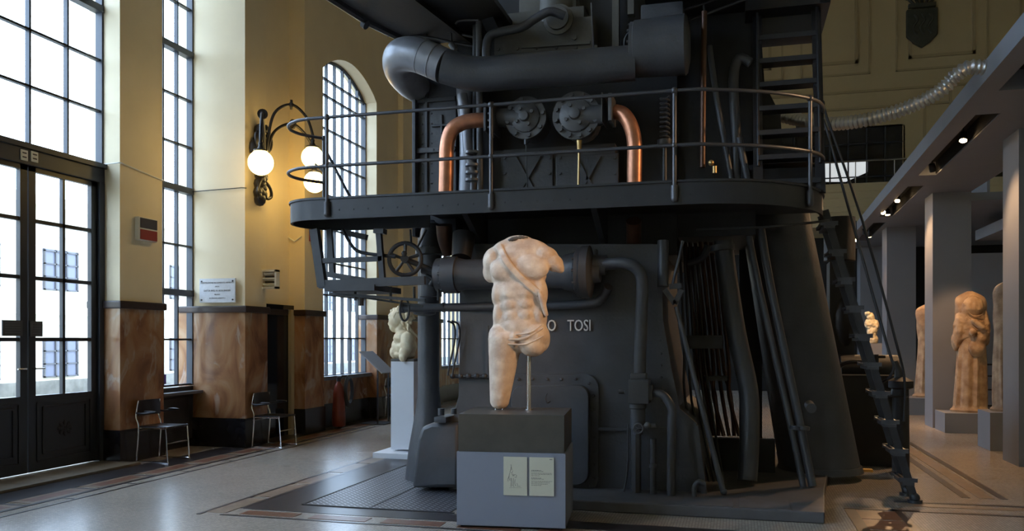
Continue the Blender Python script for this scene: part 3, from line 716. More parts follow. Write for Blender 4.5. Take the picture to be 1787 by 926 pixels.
# exhaust main with elbow
s = MB()
Rm = .215
path = [(757, 176, 9.15, .15), (742, 163, 8.95, .15), (716, 145, 8.6, .165), (698, 120, 8.25, .172), (700, 98, 8.02, .174), (728, 96, 7.92, .174), (775, 115, 7.92, .174), (830, 129, 7.98, .172), (900, 125, 8.0, .172), (1000, 118, 8.08, .172), (1108, 110, 8.15, .172)]
pts = [P(a, b_, c_) for a, b_, c_, d in path]
el = MB(); el.tube(pts[:7], [d[3] for d in path[:7]], 28, smooth=8); s.tube(pts[6:], [d[3] - .001 for d in path[6:]], 28, smooth=8)
s.cyl(P(754, 173, 9.1) , P(757, 176, 9.15), .21)
em = s.build('exhaust_main', 'engine', en)
elb = el.build('exhaust_elbow', 'pale_pipe', en); elb['label'] = 'lighter bare-metal elbow of segmented bands'
s = MB(); 
for (u, v, Y, r) in ((716, 95, 7.95, .172), (738, 99, 7.91, .173), (758, 107, 7.91, .174)):
    c = P(u, v, Y); d = (P(u + 12, v + 5, Y) - c).normalized(); s.cyl(c - d * .006, c + d * .006, r + .003, seg=28)
s.build('weld_band', 'pale_pipe', elb)
lx([(1101, 38), (1102, 44), (1108, 44), (1109, 46), (1196, 49), (1200, 45), (1204, 28)], 105, 8.2, 'silencer_drum', 'engine', bolts=[(1102, 40)])
MB().box(P(1118, 66, 8.3), P(1198, 40, 8.9), bevel=.02).build('drum_saddle', 'engine', en)
# cylinder heads above
s = MB()
s.box(P(862, 100, 8.7), P(1050, 62, 9.3), bevel=.02).box(P(872, 60, 8.72), P(1035, 44, 9.3), bevel=.015).box(P(905, 44, 8.8), P(1020, 18, 9.3), bevel=.03)
s.cyl(P(972, 45, 8.85), P(972, -40, 8.85), .20, .17); s.lathe([(0, .16), (.03, .16), (.04, .12), (.08, .12)], P(975, 35, 8.6), ND, 24); s.bolts_line(P(870, 86, 8.7), P(1040, 82, 8.7), 6, ND, .02, .02)
s.bar(P(910, 82, 8.66), P(1030, 74, 8.66), .02, .03); s.bolt(P(1003, 66, 8.68), ND, .03, .03)
s.box(P(1068, 95, 8.8), P(1082, -30, 8.9)).box(P(1095, 25, 8.8), P(1108, -30, 8.9))
s.build('cylinder_head', 'engine_head', en)
s = MB(); s.tube([P(849, 110, 8.4), P(849, 80, 8.4), P(856, 62, 8.4), P(880, 54, 8.4), (P(910, 48, 8.4)), P(935, 32, 8.4), P(960, 20, 8.4), P(985, 28, 8.45)], .045, 14, smooth=5); s.build('curved_pipe', 'engine', en)
s = MB(); s.cyl(P(1032, 5, 8.3), P(1036, 90, 8.3), .008, seg=6).build('pull_rod', 'steel_rail', en)
s = MB(); s.tube([P(1090, 85, 8.5), P(1094, 62, 8.5), P(1125, 40, 8.5), P(1230, 6, 8.5), P(1300, -20, 8.5)], .016, 8, smooth=4); s.tube([P(1098, 90, 8.5), P(1104, 68, 8.5), P(1140, 58, 8.5), P(1240, 22, 8.5), P(1310, -5, 8.5)], .016, 8, smooth=4)
for u, v in ((1126, 40), (1175, 24), (1228, 7)): s.cyl(P(u, v, 8.5), P(u + 2, v + 20, 8.5), .012, seg=6)
s.build('bracket_rail', 'engine_dark', en)
s = MB(); s.cyl(P(832, 345, 8.6), P(832, -60, 8.6), .045)
s.tube([P(664, 47, 8.7), P(720, 45, 8.7), P(770, 52, 8.7), P(832, 66, 8.7)], .016, 8, smooth=4); s.tube([P(680, 62, 8.7), P(740, 64, 8.7), P(790, 74, 8.7), P(832, 82, 8.7)], .016, 8, smooth=4)
for (u, v) in ((677, 46), (710, 46), (744, 48), (787, 56)): s.cyl(P(u, v, 8.7), P(u + 1, v + 18, 8.7), .012, seg=6)
s.build('gantry_bracket', 'engine_dark', en)
s = MB(); s.tube([P(795, 42, 8.4), P(800, 37, 8.4), P(812, 35, 8.4), P(835, 35, 8.4)], .014, 8, smooth=3); s.build('lever_arm', 'engine_light', en); MB().cyl(P(787, 76, 8.4), P(795, 88, 8.4), .035).build('bell_crank', 'engine_light', en)
# upper gallery deck (seen from beneath)
ud = MB()
ud.prism([Vector(p) for p in ((-3.55, 6.7, 5.0), (-3.95, 7.1, 5.0), (-3.78, 8.2, 5.0), (-3.6, 8.8, 5.0), (-3.3, 9.0, 5.0), (-2.35, 9.0, 5.0), (-2.35, 6.7, 5.0))], (0, 0, .06))
MB().prism([Vector(p) for p in ((-.9, 7.8, 5.05), (-.9, 9.2, 5.05), (.3, 9.2, 5.05), (.3, 7.8, 5.05))], (0, 0, .06)).build('gallery_plate', 'engine_dark', en, smooth=False)
ud.tube([Vector(p) for p in ((-3.95, 7.1, 5.0), (-3.8, 8.2, 5.0), (-3.62, 8.8, 5.0), (-3.3, 9.02, 5.0))], .05, 8)
ud.bar((-3.2, 6.7, 4.97), (-2.9, 9.0, 4.97), .04, .06); ud.cyl(P(634, 40, 8.1), P(640, 44, 8.1), .05)
ud.bar(P(836, -10, 8.3), P(868, 60, 8.6), .16, .1); 
ud.build('upper_gallery', 'engine_dark', en, smooth=False)
# ---- under the gallery, shaded end
s = MB()
cb = G(1430, 832); ct = P(1340, 385, cb.y + .05)
s.cyl(Vector((cb.x, cb.y, .09)), ct + Vector((0, 0, .5)), .445, .375, 40)
s.cyl(Vector((cb.x, cb.y, .08)), Vector((cb.x, cb.y, .15)), .48, .46, 40)
s.build('leaning_column', 'engine', en)
s = MB()
s.tube([P(1402, 850, 8.95), P(1375, 720, 9.05), P(1325, 500, 9.15), P(1305, 400, 9.2)], .033, 12, smooth=3)
s.tube([P(1418, 848, 8.95), P(1392, 720, 9.05), P(1345, 500, 9.15), P(1328, 400, 9.2)], .042, 12, smooth=3)
for (u, v) in ((1388, 745), (1402, 745), ): s.cyl(P(u, v + 4, 9.0), P(u + 1, v - 2, 9.0), .06, seg=10)
s.cyl(P(1412, 706, 9.3), P(1416, 712, 9.1), .05); s.build('column_pipe', 'engine', en)
s = MB(); s.tube([P(1262, 420, 9.2), P(1268, 470, 9.2), P(1285, 580, 9.15), P(1306, 680, 9.1), P(1308, 760, 9.0), P(1304, 838, 8.9)], .10, 22, smooth=5)
s.cyl(P(1258, 438, 9.2), P(1257, 428, 9.2), .15); s.build('thick_hose_pipe', 'engine', en)
s = MB(); s.cyl(P(1180, 535, 8.25), P(1262, 856, 8.25), .022, .028)
s.bar(P(1160, 505, 8.3), P(1178, 530, 8.3), .07, .05); s.bar(P(1178, 530, 8.3), P(1190, 505, 8.3), .07, .05); s.bar(P(1168, 500, 8.3), P(1190, 498, 8.3), .04, .05); s.cyl(P(1157, 500, 8.3), P(1157, 420, 8.35), .055); s.cyl(P(1174, 495, 8.3), P(1192, 420, 8.35), .015)
s.sph(P(1263, 857, 8.25), .035, 10); s.build('linkage', 'engine', en)
s = MB()
for k in range(7):
    u = 1192 + k * 9; Yk = 9.6 + .05 * (k % 3)
    s.tube([P(u, 395, Yk), P(u + 14, 520, Yk), P(u + 26, 640, Yk), P(u + 26 + (k % 3) * 6, 690, Yk), P(u + 44, 760, Yk)], .022, 8, smooth=3)
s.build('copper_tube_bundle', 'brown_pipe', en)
s = MB()
for k in range(5):
    u = 1186 + k * 8; s.tube([P(u, 430, 9.2), P(u + 8, 600, 9.2), P(u + 10 + k * 3, 700, 9.1), P(u + 44, 840, 8.9)], .014, 8, smooth=3)
s.box(P(1198, 608, 9.1), P(1262, 585, 9.4)).box(P(1228, 664, 9.2), P(1270, 655, 9.4)); s.tube([P(1200, 460, 9.1), P(1225, 450, 9.1), P(1236, 428, 9.1)], .04, 8, smooth=3)
s.box(P(1240, 865, 9.8), P(1352, 765, 9.9))
s.build('control_rods', 'engine_dark', en)
s = MB(); s.box((P(1290, 0, 10.6).x, 10.6, .1), (P(1330, 0, 10.6).x, 11.0, 2.9)).box((-3.2, 10.9, .1), (-1.0, 11.4, 3.0)); s.build('rear_post', 'engine_dark', en, smooth=False)
# gearing case behind the small ladder
s = MB(); a = P(1462, 800, 11.3); c = P(1572, 655, 11.3)
s.box((a.x, 11.3, 0), (c.x, 13.2, c.z), bevel=.03); s.cyl(P(1515, 648, 11.8) - Vector((.35, 0, 0)), P(1515, 648, 11.8) + Vector((.35, 0, 0)), .22, seg=24)
s.tube([P(1463, 640, 11.3), P(1480, 632, 11.3), P(1512, 632, 11.3), P(1526, 645, 11.3)], .03, 8, smooth=3); s.cyl(P(1529, 655, 11.4), P(1529, 618, 11.4), .03); s.cyl(P(1510, 622, 11.4), P(1545, 622, 11.4), .02)
s.lathe([(0, .1), (1.0, .09), (1.02, .14), (1.1, .14), (1.15, .05)], Vector((P(1572, 800, 10.9).x, 10.9, 0)), (0, 0, 1), 20)
s.sph(P(1474, 560, 11.9), (.16, .2, .4), 14); s.box(P(1448, 640, 11.8), P(1485, 460, 12.2)); s.cyl(P(1465, 455, 11.9), P(1465, 380, 11.9), .2)
s.build('gear_case', 'engine_dark', en)
s = MB(); c = P(1560, 690, 10.9)
s.tube([c + Vector((.16 * math.cos(a), .16 * math.sin(a), 0)) for a in [k * PI / 8 for k in range(16)]], .012, 6, closed=True)
for k in range(4): a = k * PI / 2; s.cyl(c, c + Vector((.16 * math.cos(a), .16 * math.sin(a), 0)), .008, seg=6)
s.cyl(c, c + Vector((0, 0, -.4)), .02); s.tube([c + Vector((.0, 0, 0)), c + Vector((.06, 0, .2)), c + Vector((.02, 0, .42))], [.05, .06, .02], 10, smooth=3)
s.build('valve_wheel', 'black_iron', en)

# ================================================================== GALLERY WALKWAY
wk = thing('engine_walkway', (-2, 8.2, 2.8), 'dark iron walkway with rounded end and pipe railing wrapped around the engine', 'walkway')
Z0, Z1 = 2.81, 3.02
def outline(off=0.0):
    pts = []
    cxx, cyy, r = -4.14, 8.02, .42 + off
    for k in range(21): 
        a = math.radians(90 + 180 * k / 20); pts.append(Vector((cxx + r * math.cos(a), cyy + r * math.sin(a), 0)))
    pts += [Vector((-3.6, 7.6, 0)), Vector((-.42, 7.6, 0))] + [Vector((-.42 + 1.24 * math.sin(math.radians(a)), 8.84 - 1.24 * math.cos(math.radians(a)), 0)) for a in range(6, 91, 6)] + [Vector((.82, 8.9, 0))]
    return pts
o1 = outline(); deck = [p + Vector((0, 0, 2.95)) for p in o1]
s = MB(); s.prism([Vector((-3.2, 8.44, 2.95))] + deck + [Vector((.82, 9.4, 2.95)), Vector((-3.2, 9.4, 2.95))], (0, 0, .05))
s.build('deck', 'iron', wk, smooth=False)
s = MB()
oo = [Vector((-3.2, 8.44, 0))] + o1
rows = []
for i, p in enumerate(oo):
    d = (oo[min(i + 1, len(oo) - 1)] - oo[max(i - 1, 0)]).normalized(); n = Vector((d.y, -d.x, 0))
    prof = [(-.012, Z0), (.012, Z0), (.012, Z1 - .01), (.028, Z1 - .01), (.028, Z1 + .01), (-.028, Z1 + .01), (-.028, Z1 - .01), (-.012, Z1 - .01)]
    rows.append([s.bm.verts.new(p + n * a_ + Vector((0, 0, z_))) for a_, z_ in prof])
for A, Bq in zip(rows, rows[1:]):
    for k in range(8): s.bm.faces.new((A[k], A[(k + 1) % 8], Bq[(k + 1) % 8], Bq[k]))
s.bm.faces.new(rows[0]); s.bm.faces.new(rows[-1][::-1])
s.bolts_line((-4.0, 7.588, 2.9), (-.4, 7.588, 2.9), 24, ND, .008, .008)
s.build('skirt_plate', 'iron', wk)
ps = [(-3.97, 7.575), (P(857, 300, 7.575).x, 7.575), (P(1177, 300, 7.575).x, 7.575), (.66, 8.15), (-4.42, 8.36)]
for (x, y) in ps:
    s = MB(); s.cyl((x, y, 2.86), (x, y, 3.83), .018, seg=12); s.sph((x, y, 3.83), .032, 12); s.sph((x, y, 3.34), .028, 10); s.cyl((x, y, 2.86), (x, y, 2.98), .032, seg=12); s.sph((x, y, 2.86), .034, 10)
    s.build('post', 'steel_rail', wk)
rail = [Vector((-4.42, 8.36, 0))] + [Vector((-4.15 + .44 * math.cos(math.radians(a)), 8.0 + .42 * math.sin(math.radians(a)), 0)) for a in (140, 165, 190, 215, 240, 262)] + [Vector((-3.97, 7.575, 0)), Vector((-2.26, 7.575, 0)), Vector((P(1177, 300, 7.575).x, 7.575, 0)), Vector((-.2, 7.63, 0)), Vector((.3, 7.85, 0)), Vector((.66, 8.15, 0)), Vector((.80, 8.45, 0)), Vector((.82, 8.85, 0))]
for z in (3.83, 3.34):
    s = MB(); s.tube([p + Vector((0, 0, z)) for p in rail], .017, 10, smooth=5); s.build('rail', 'steel_rail', wk)
# curved brackets
for u in (800, 1030):
    s = MB(); a = P(u, 372, 7.7); s.prism([Vector((a.x - .03, 7.7, 2.94)), Vector((a.x - .03, 8.6, 2.94)), Vector((a.x - .03, 8.6, 2.4)), Vector((a.x - .03, 8.35, 2.62)), Vector((a.x - .03, 8.0, 2.80))], (.06, 0, 0)); s.build('bracket', 'iron', wk, smooth=False)
# hanging frame and step below the rounded end
s = MB(); Yh = 7.85
s.bar(P(549, 400, Yh), P(563, 500, Yh), .09, .07, up=ND); s.bar(P(661, 402, Yh), P(668, 490, Yh), .055, .05, up=ND); s.bar(P(575, 400, 8.3), P(580, 478, 8.3), .06, .04, up=ND)
s.bar(P(562, 455, Yh), P(668, 451, Yh), .05, .05); s.bar(P(558, 496, Yh), P(742, 489, Yh), .06, .085); s.bar(P(570, 478, 8.3), P(640, 490, 8.3), .05, .06)
s.bar(P(655, 403, Yh), P(672, 404, Yh), .1, .05); s.bar(P(600, 405, 8.3), P(640, 414, 8.3), .06, .06)
s.box(P(566, 508, 7.8), P(700, 503, 8.5)); s.bar(P(575, 512, 8.0), P(742, 524, 8.0), .03, .03); s.bar(P(600, 514, 8.2), P(738, 534, 8.2), .02, .02)
for u in (620, 682, 723, 765): s.cyl(P(u, 500, 8.0), P(u, 524, 8.0), .014, seg=6)
s.tube([P(598, 400, 7.9), P(612, 425, 7.9), P(630, 440, 7.9), P(690, 448, 7.9)], .018, 8, smooth=4); s.tube([P(716, 400, 8.1), P(718, 430, 8.1)], .012, 8)
s.cyl(P(630, 520, 8.0), P(630, 533, 8.0), .03, seg=8)
s.bar(P(550, 286, 8.35), P(566, 300, 8.35), .02, .02)
s.build('hanging_frame', 'iron', wk, smooth=False)
s = MB(); s.tube([P(570, 265, 8.9), P(612, 346, 8.9)], .018, 8); s.build('stair_brace', 'iron', wk)
s = MB(); s.tube([P(1215, 400, 8.2), P(1330, 396, 8.25), P(1420, 388, 8.4), P(1447, 384, 8.6)], .012, 6); s.build('brace_rod', 'iron', wk)

# ================================================================== LADDERS
ld = thing('lower_ladder', (1.67, 9.1, 0), 'steep iron ladder with pale tread plates leading down to the floor', 'ladder')
T = Vector((.86, 9.1, 2.9)); B = Vector((1.69, 9.1, 0.0))
for dy in (-.2, .2):
    s = MB(); s.bar(T + Vector((0, dy, 0)), B + Vector((0, dy, .02)), .025, .07, up=(1, 0, 0)); s.cyl(B + Vector((0, dy, 0)), B + Vector((0, dy, .03)), .07, seg=14); s.sph(B + Vector((0, dy, .05)), .05, 10); s.build('stringer', 'iron', ld)
for k in range(10):
    z = .20 + k * .283; t_ = z / 2.9; c = B.lerp(T, t_)
    s = MB(); s.box((c.x - .09, 8.88, z), (c.x + .08, 8.90, z + .04)); s.box((c.x - .09, 9.30, z), (c.x + .08, 9.32, z + .04))
    for j in range(4): s.box((c.x - .09 + j * .046, 8.88, z + .012), (c.x - .09 + j * .046 + .022, 9.32, z + .03))
    s.box((c.x - .06, 8.87, z - .03), (c.x + .05, 9.33, z))
    s.build('tread', 'engine', ld, smooth=False)
s = MB(); s.tube([P(1432, 205, 8.9), P(1443, 228, 8.9), P(1487, 385, 8.9), P(1549, 605, 8.9), P(1560, 640, 8.9), P(1548, 662, 8.95), P(1530, 668, 9.0)], .0135, 8, smooth=3); s.build('handrail', 'black_iron', ld)
s = MB(); s.tube([P(1426, 172, 9.35), P(1437, 178, 9.35), P(1443, 205, 9.35), P(1505, 385, 9.35), P(1566, 605, 9.35), P(1579, 670, 9.35), P(1577, 735, 9.35)], .0135, 8, smooth=3); s.build('handrail', 'black_iron', ld)

lu = thing('upper_ladder', (.6, 8.7, 3.0), 'dark iron stair with open treads rising from the walkway to the upper landing', 'ladder')
xa, xb = P(1322, 100, 8.75).x, P(1427, 100, 8.75).x
for x in (xa, xb):
    s = MB(); s.bar((x, 8.45, 3.0), (x, 8.95, 5.0), .025, .09, up=(1, 0, 0)); s.bar((x, 8.95, 5.0), (x, 8.97, 6.4), .03, .03); s.cyl((x, 8.5, 3.3), (x, 8.97, 5.6), .015, seg=8); s.build('stringer', 'black_iron', lu)
for k in range(7):
    z = 3.12 + k * .257; y = 8.48 + (z - 3.0) * .25
    s = MB(); s.box((xa, y - .09, z - .02), (xb, y + .1, z + .03), bevel=.006); s.box((xa, y - .06, z - .05), (xa + .04, y + .06, z)); s.box((xb - .04, y - .06, z - .05), (xb, y + .06, z)); s.build('tread', 'iron', lu, smooth=False)
s = MB(); s.box((xa - .12, 8.75, 4.93), (xb + .12, 9.9, 5.05)); s.prism([Vector((xa + .05, 9.0, 4.95)), Vector((xb - .02, 9.0, 4.95)), Vector((xb - .02, 9.05, 4.68)), Vector((xa + .05, 9.05, 4.68))], (0, .05, 0)); s.box((xb + .02, 8.7, 4.95), (xb + .12, 8.85, 5.02))
s.build('landing', 'black_iron', lu, smooth=False)
s = MB()
for (x, y) in ((xa - .08, 8.8), (xb + .08, 8.8), (xb + .1, 9.8), (xa + .1, 9.4)): s.cyl((x, y, 5.0), (x, y, 6.0), .016, seg=8); s.sph((x, y, 5.25), .03, 8)
s.build('landing_post', 'black_iron', lu)

# flexible silver duct
path = [(1305, 185, 10.0), (1340, 196, 9.9), (1390, 208, 9.7), (1440, 216, 9.5), (1500, 211, 9.3), (1560, 196, 9.2), (1610, 176, 9.1), (1645, 155, 9.0), (1668, 132, 8.95), (1690, 118, 8.9), (1720, 118, 8.9)]
pts = [P(*p) for p in path]
pts = pts[:-1] + [pts[-1]]
cp, _ = spline([Vector(p) for p in pts], 40, False, .07)
acc = 0; rs = []
for i, p in enumerate(cp):
    if i: acc += (p - cp[i - 1]).length
    rs.append(.068 + .009 * math.sin(acc * 2 * PI / .045))
# resample fine enough for the ribs
fine = []; fr_ = []; step = .009; d = 0; L = 0
seglen = [(cp[i + 1] - cp[i]).length for i in range(len(cp) - 1)]; tot = sum(seglen); i = 0; base = 0
while d < tot:
    while i < len(seglen) - 1 and d > base + seglen[i]: base += seglen[i]; i += 1
    p = cp[i].lerp(cp[i + 1], (d - base) / seglen[i]); fine.append(p); fr_.append(.066 + .010 * math.sin(d * 2 * PI / .045)); d += step
tag(MB().tube(fine, fr_, 14).build('flexible_duct', 'duct'), 'silver corrugated flexible duct sagging between the grey beam and the engine', 'duct')

# floor plates
s = MB(); s.box((-4.03, 7.25, 0), (-2.55, 10.6, .008)); 
fp = tag(s.build('chequer_plate', 'chequer', smooth=False), 'grey chequered steel floor plate at the foot of the engine', 'floor plate')
q = MB()
for (a, c) in (((-4.05, 7.23), (-4.05, 10.6)), ((-4.05, 7.23), (-2.5, 7.23)), ((-3.35, 7.25), (-3.35, 10.6))): q.bar((a[0], a[1], .006), (c[0], c[1], .006), .02, .012)
q.build('edge_strip', 'black_iron', fp, smooth=False)

# ================================================================== SCULPTURES
def remesh(o, vox, it=4, fac=.5):
    r = o.modifiers.new('shape', 'REMESH'); r.mode = 'VOXEL'; r.voxel_size = vox; r.use_smooth_shade = True
    s_ = o.modifiers.new('soft', 'SMOOTH'); s_.iterations = it; s_.factor = fac
def displace(o, size, strength, kind='CLOUDS'):
    tx = bpy.data.textures.new('grain', kind); tx.noise_scale = size
    d = o.modifiers.new('relief', 'DISPLACE'); d.texture = tx; d.strength = strength; d.mid_level = .5
# pedestal of the torso
ang = math.radians(6.5)
pc = Vector((-1.885, 7.165, 0)); Rz = Matrix.Rotation(ang, 3, 'Z')
pdm = thing('torso_pedestal', (pc.x, pc.y, 0), 'square pedestal, pale blue-grey below and dark band above, under the headless torso', 'pedestal')
hw, hd = .465, .40
def rbox(mb, x0, y0, z0, x1, y1, z1, bevel=0): 
    c = pc + Rz @ Vector(((x0 + x1) / 2, (y0 + y1) / 2, 0)); d = Vector(((x1 - x0) / 2, (y1 - y0) / 2, 0))
    mb.box((c.x - d.x, c.y - d.y, z0), (c.x + d.x, c.y + d.y, z1), bevel, rot=Rz)
s = MB(); rbox(s, -hw, -hd, .02, hw, hd, .645, .004); s.build('base', 'ped_paint', pdm, smooth=False)
s = MB(); rbox(s, -hw + .03, -hd + .03, 0, hw - .03, hd - .03, .02); s.build('plinth', 'slot_black', pdm, smooth=False)
s = MB(); rbox(s, -hw + .012, -hd + .012, .645, hw - .012, hd - .012, .965, .004); s.build('top_block', 'ped_dark', pdm, smooth=False)
def cardat(u0, u1, v0, v1, label, name, drawing):
    yl = -hd - .006
    def loc(u, v):         # on the pedestal's front plane
        dx, dy = ray(u); n = Rz @ Vector((0, -1, 0)); p0 = pc + n * hd
        t = (p0.x * n.x + p0.y * n.y) / (dx * n.x + dy * n.y); return Vector((dx * t, dy * t, CAMH + (HY - v) / F * t))
    n = Rz @ Vector((0, -1, 0))
    a, b_, c, d_ = loc(u0, v1), loc(u1, v1), loc(u1, v0), loc(u0, v0)
    for p in (a, b_, c, d_): pass
    b_.z = a.z; c.z = d_.z
    s = MB(); s.prism([a + n * .004, b_ + n * .004, c + n * .004, d_ + n * .004], n * .006)
    o = tag(s.build(name, 'card', smooth=False), label, 'card')
    X = (b_ - a); Zv = (d_ - a); q = MB(); o0 = a + n * .0105
    def pt(x, z): return o0 + X * x + Zv * z
    if drawing:
        rnd = random.Random(3)
        strokes = [[(.32, .80), (.33, .74), (.30, .66), (.36, .66), (.33, .74)], [(.30, .66), (.27, .6), (.36, .58), (.40, .64)], [(.27, .58), (.24, .52), (.23, .44), (.28, .38)], [(.40, .56), (.44, .50), (.50, .55), (.56, .52), (.54, .46), (.48, .48)], [(.30, .45), (.33, .36), (.31, .25), (.32, .22)], [(.33, .45), (.38, .36), (.36, .24)], [(.42, .45), (.44, .36), (.42, .24), (.46, .22)], [(.50, .42), (.48, .32), (.52, .24)], [(.56, .32), (.60, .28), (.58, .24), (.72, .24)], [(.24, .5), (.18, .42), (.2, .36)], [(.35, .56), (.40, .5), (.46, .55)]]
        for st in strokes: q.tube([pt(*p) for p in st], .0012, 4)
        q.bar(pt(.25, .20), pt(.76, .20), .001, .001)
        q.build('engraving', 'ink', o, smooth=False)
    else:
        rows = [(.66, .40, 1), (.635, .5, 0), (.59, .84, 0), (.56, .84, 0), (.52, .35, 0), (.46, .42, 1), (.435, .52, 0), (.38, .86, 0), (.345, .74, 0), (.31, .66, 0), (.275, .42, 0)]
        for (z, w, bold) in rows:
            x = .08
            rnd = random.Random(int(z * 1000))
            while x < .08 + w:
                l = rnd.uniform(.03, .09); q.bar(pt(x, z), pt(min(x + l, .08 + w), z), .001, .004 if bold else .0028); x += l + .018
        q.bar(pt(.82, .95), pt(.93, .95), .001, .004)
        q.build('caption_print', 'ink', o, smooth=False)
cardat(879, 920, 796, 863, 'cream card with a line engraving fixed on the torso pedestal', 'illustrated_card', True)
cardat(924, 967, 797, 864, 'cream card with printed caption text fixed beside the engraving on the torso pedestal', 'caption_card', False)

# headless male torso
YT = 7.28
tz = .965
to = thing('torso_sculpture', (P(885, 700, YT).x, YT, tz), 'headless marble male torso with a strap across the chest and one thigh', 'sculpture')
sc = pxm(905, YT)
s = MB()
def E(u, v, dy, ru, rv, ry, rot=None, seg=18): s.sph(P(u, v, YT + dy), (ru / sc, ry, rv / sc), seg, rot)
RY = lambda deg: Quaternion((0, 1, 0), math.radians(deg))
# trunk masses
E(908, 452, .02, 50, 32, .135); E(905, 478, .01, 51, 36, .15); E(906, 508, .0, 50, 36, .14); E(908, 538, .0, 48, 34, .125); E(907, 563, .0, 49, 30, .13); E(905, 590, .01, 48, 26, .15)
E(905, 425, .04, 30, 15, .10); E(880, 436, .03, 26, 17, .10, RY(-25)); E(934, 435, .03, 34, 17, .10, RY(22))
E(862, 455, .02, 20, 25, .11, RY(10)); E(857, 474, .03, 15, 20, .09)
E(952, 449, .02, 24, 20, .12, RY(20)); E(967, 459, .0, 17, 15, .09, RY(30)); E(975, 466, -.01, 10, 8, .07); E(978, 472, -.01, 7, 5, .05)
# pectorals, ribs, belly
E(881, 468, -.098, 29, 21, .052, RY(-14)); E(928, 466, -.095, 32, 21, .052, RY(12)); E(904, 502, -.10, 28, 12, .036)
for (u, v) in ((889, 514), (915, 512), (889, 532), (916, 530), (892, 551), (916, 549)): E(u, v, -.108, 12.5, 9, .034)
E(870, 512, -.02, 12, 24, .09, RY(6)); E(944, 508, -.02, 12, 26, .09, RY(-6))
E(872, 548, -.02, 12, 26, .09, RY(4)); E(943, 548, -.02, 12, 24, .09, RY(-6)); E(904, 568, -.10, 28, 14, .046)
E(874, 584, -.02, 22, 20, .12); E(934, 586, -.03, 26, 24, .135); E(928, 601, -.05, 25, 21, .12, RY(20)); E(946, 590, .02, 14, 24, .12)
E(897, 588, -.14, 9, 8, .04); E(896, 599, -.13, 7, 9, .035)
for k in range(19):
    f = k / 18; v = 590 + (700 - 590) * f
    u = 882 + (872 - 882) * f; r = 31 * (1 - f) + 17.5 * f
    E(u, v, -.03, r, 13, r / sc * 1.02)
E(872, 703, -.04, 16, 11, .08); E(873, 690, -.10, 10, 9, .035)
tb = s.build('body', 'marble_stat', to); remesh(tb, .0085, 26, .5); displace(tb, .02, .002)
# cut faces and drapery folds over the broken leg
s = MB()
s.sph(P(908, 416, YT + .02), (.09, .08, .022), 16); s.sph(P(896, 418, YT - .03), (.05, .05, .02), 12)
o = s.build('neck_break', 'stone_break', to); o['label'] = 'dark rough broken neck'; remesh(o, .01, 2); displace(o, .02, .02)
s = MB()
for (a, b_, c, w) in (((884, 592), (915, 590), (948, 572), .014), ((886, 600), (918, 600), (950, 585), .011), ((900, 583), (925, 580), (946, 566), .010)):
    s.tube([P(a[0], a[1], YT - .165), P(b_[0], b_[1], YT - .168), P(c[0], c[1], YT - .13)], [w * .6, w, w * .5], 8, smooth=6)
o = s.build('drapery_fold', 'marble_stat', to); remesh(o, .005, 2)
# strap shrunk onto the chest
def strap(pa, w, name):
    s = MB(); n = 40; cps, _ = spline([P(u, v, YT - .12) for u, v in pa], 12, False, 1)
    rows = []
    for i, p in enumerate(cps):
        t_ = (cps[min(i + 1, len(cps) - 1)] - cps[max(i - 1, 0)]).normalized(); nn = t_.cross(Vector((0, 1, 0))).normalized()
        rows.append([s.bm.verts.new(Vector((p.x, YT - .4, p.z)) + nn * w * (j / 4 - .5)) for j in range(5)])
    for A, Bq in zip(rows, rows[1:]):
        for j in range(4): s.bm.faces.new((A[j], A[j + 1], Bq[j + 1], Bq[j]))
    o = s.build(name, 'marble_stat', to)
    m_ = o.modifiers.new('lay', 'SHRINKWRAP'); m_.target = tb; m_.wrap_method = 'PROJECT'; m_.use_project_x = False; m_.use_project_y = True; m_.use_project_z = False; m_.use_negative_direction = True; m_.use_positive_direction = True; m_.offset = .002; m_.cull_face = 'OFF'
    so = o.modifiers.new('thick', 'SOLIDIFY'); so.thickness = .030; so.offset = 0
    return o
strap([(867, 427), (878, 446), (894, 468), (918, 493), (941, 512)], .060, 'strap')
s = MB(); s.tube([P(940, 508, YT - .12), P(945, 520, YT - .115), P(949, 535, YT - .10), P(954, 551, YT - .08)], [.014, .024, .026, .018], 10, smooth=4)
o = s.build('strap_end', 'marble_stat', to); remesh(o, .006, 3)
s = MB(); s.cyl((P(923, 716, YT).x, YT, tz), P(923, 612, YT), .022, seg=20); s.cyl((P(923, 716, YT).x, YT, tz), (P(923, 716, YT).x, YT, tz + .008), .04, seg=20)
o = s.build('support_rod', 'steel', to); o['label'] = 'thin steel support rod'
s = MB()
for du in (-6, 6): x = P(874 + du, 700, YT).x; s.cyl((x, YT - .05, tz), (x, YT - .05, tz + .08), .009, seg=8)
s.build('support_pin', 'steel', to)

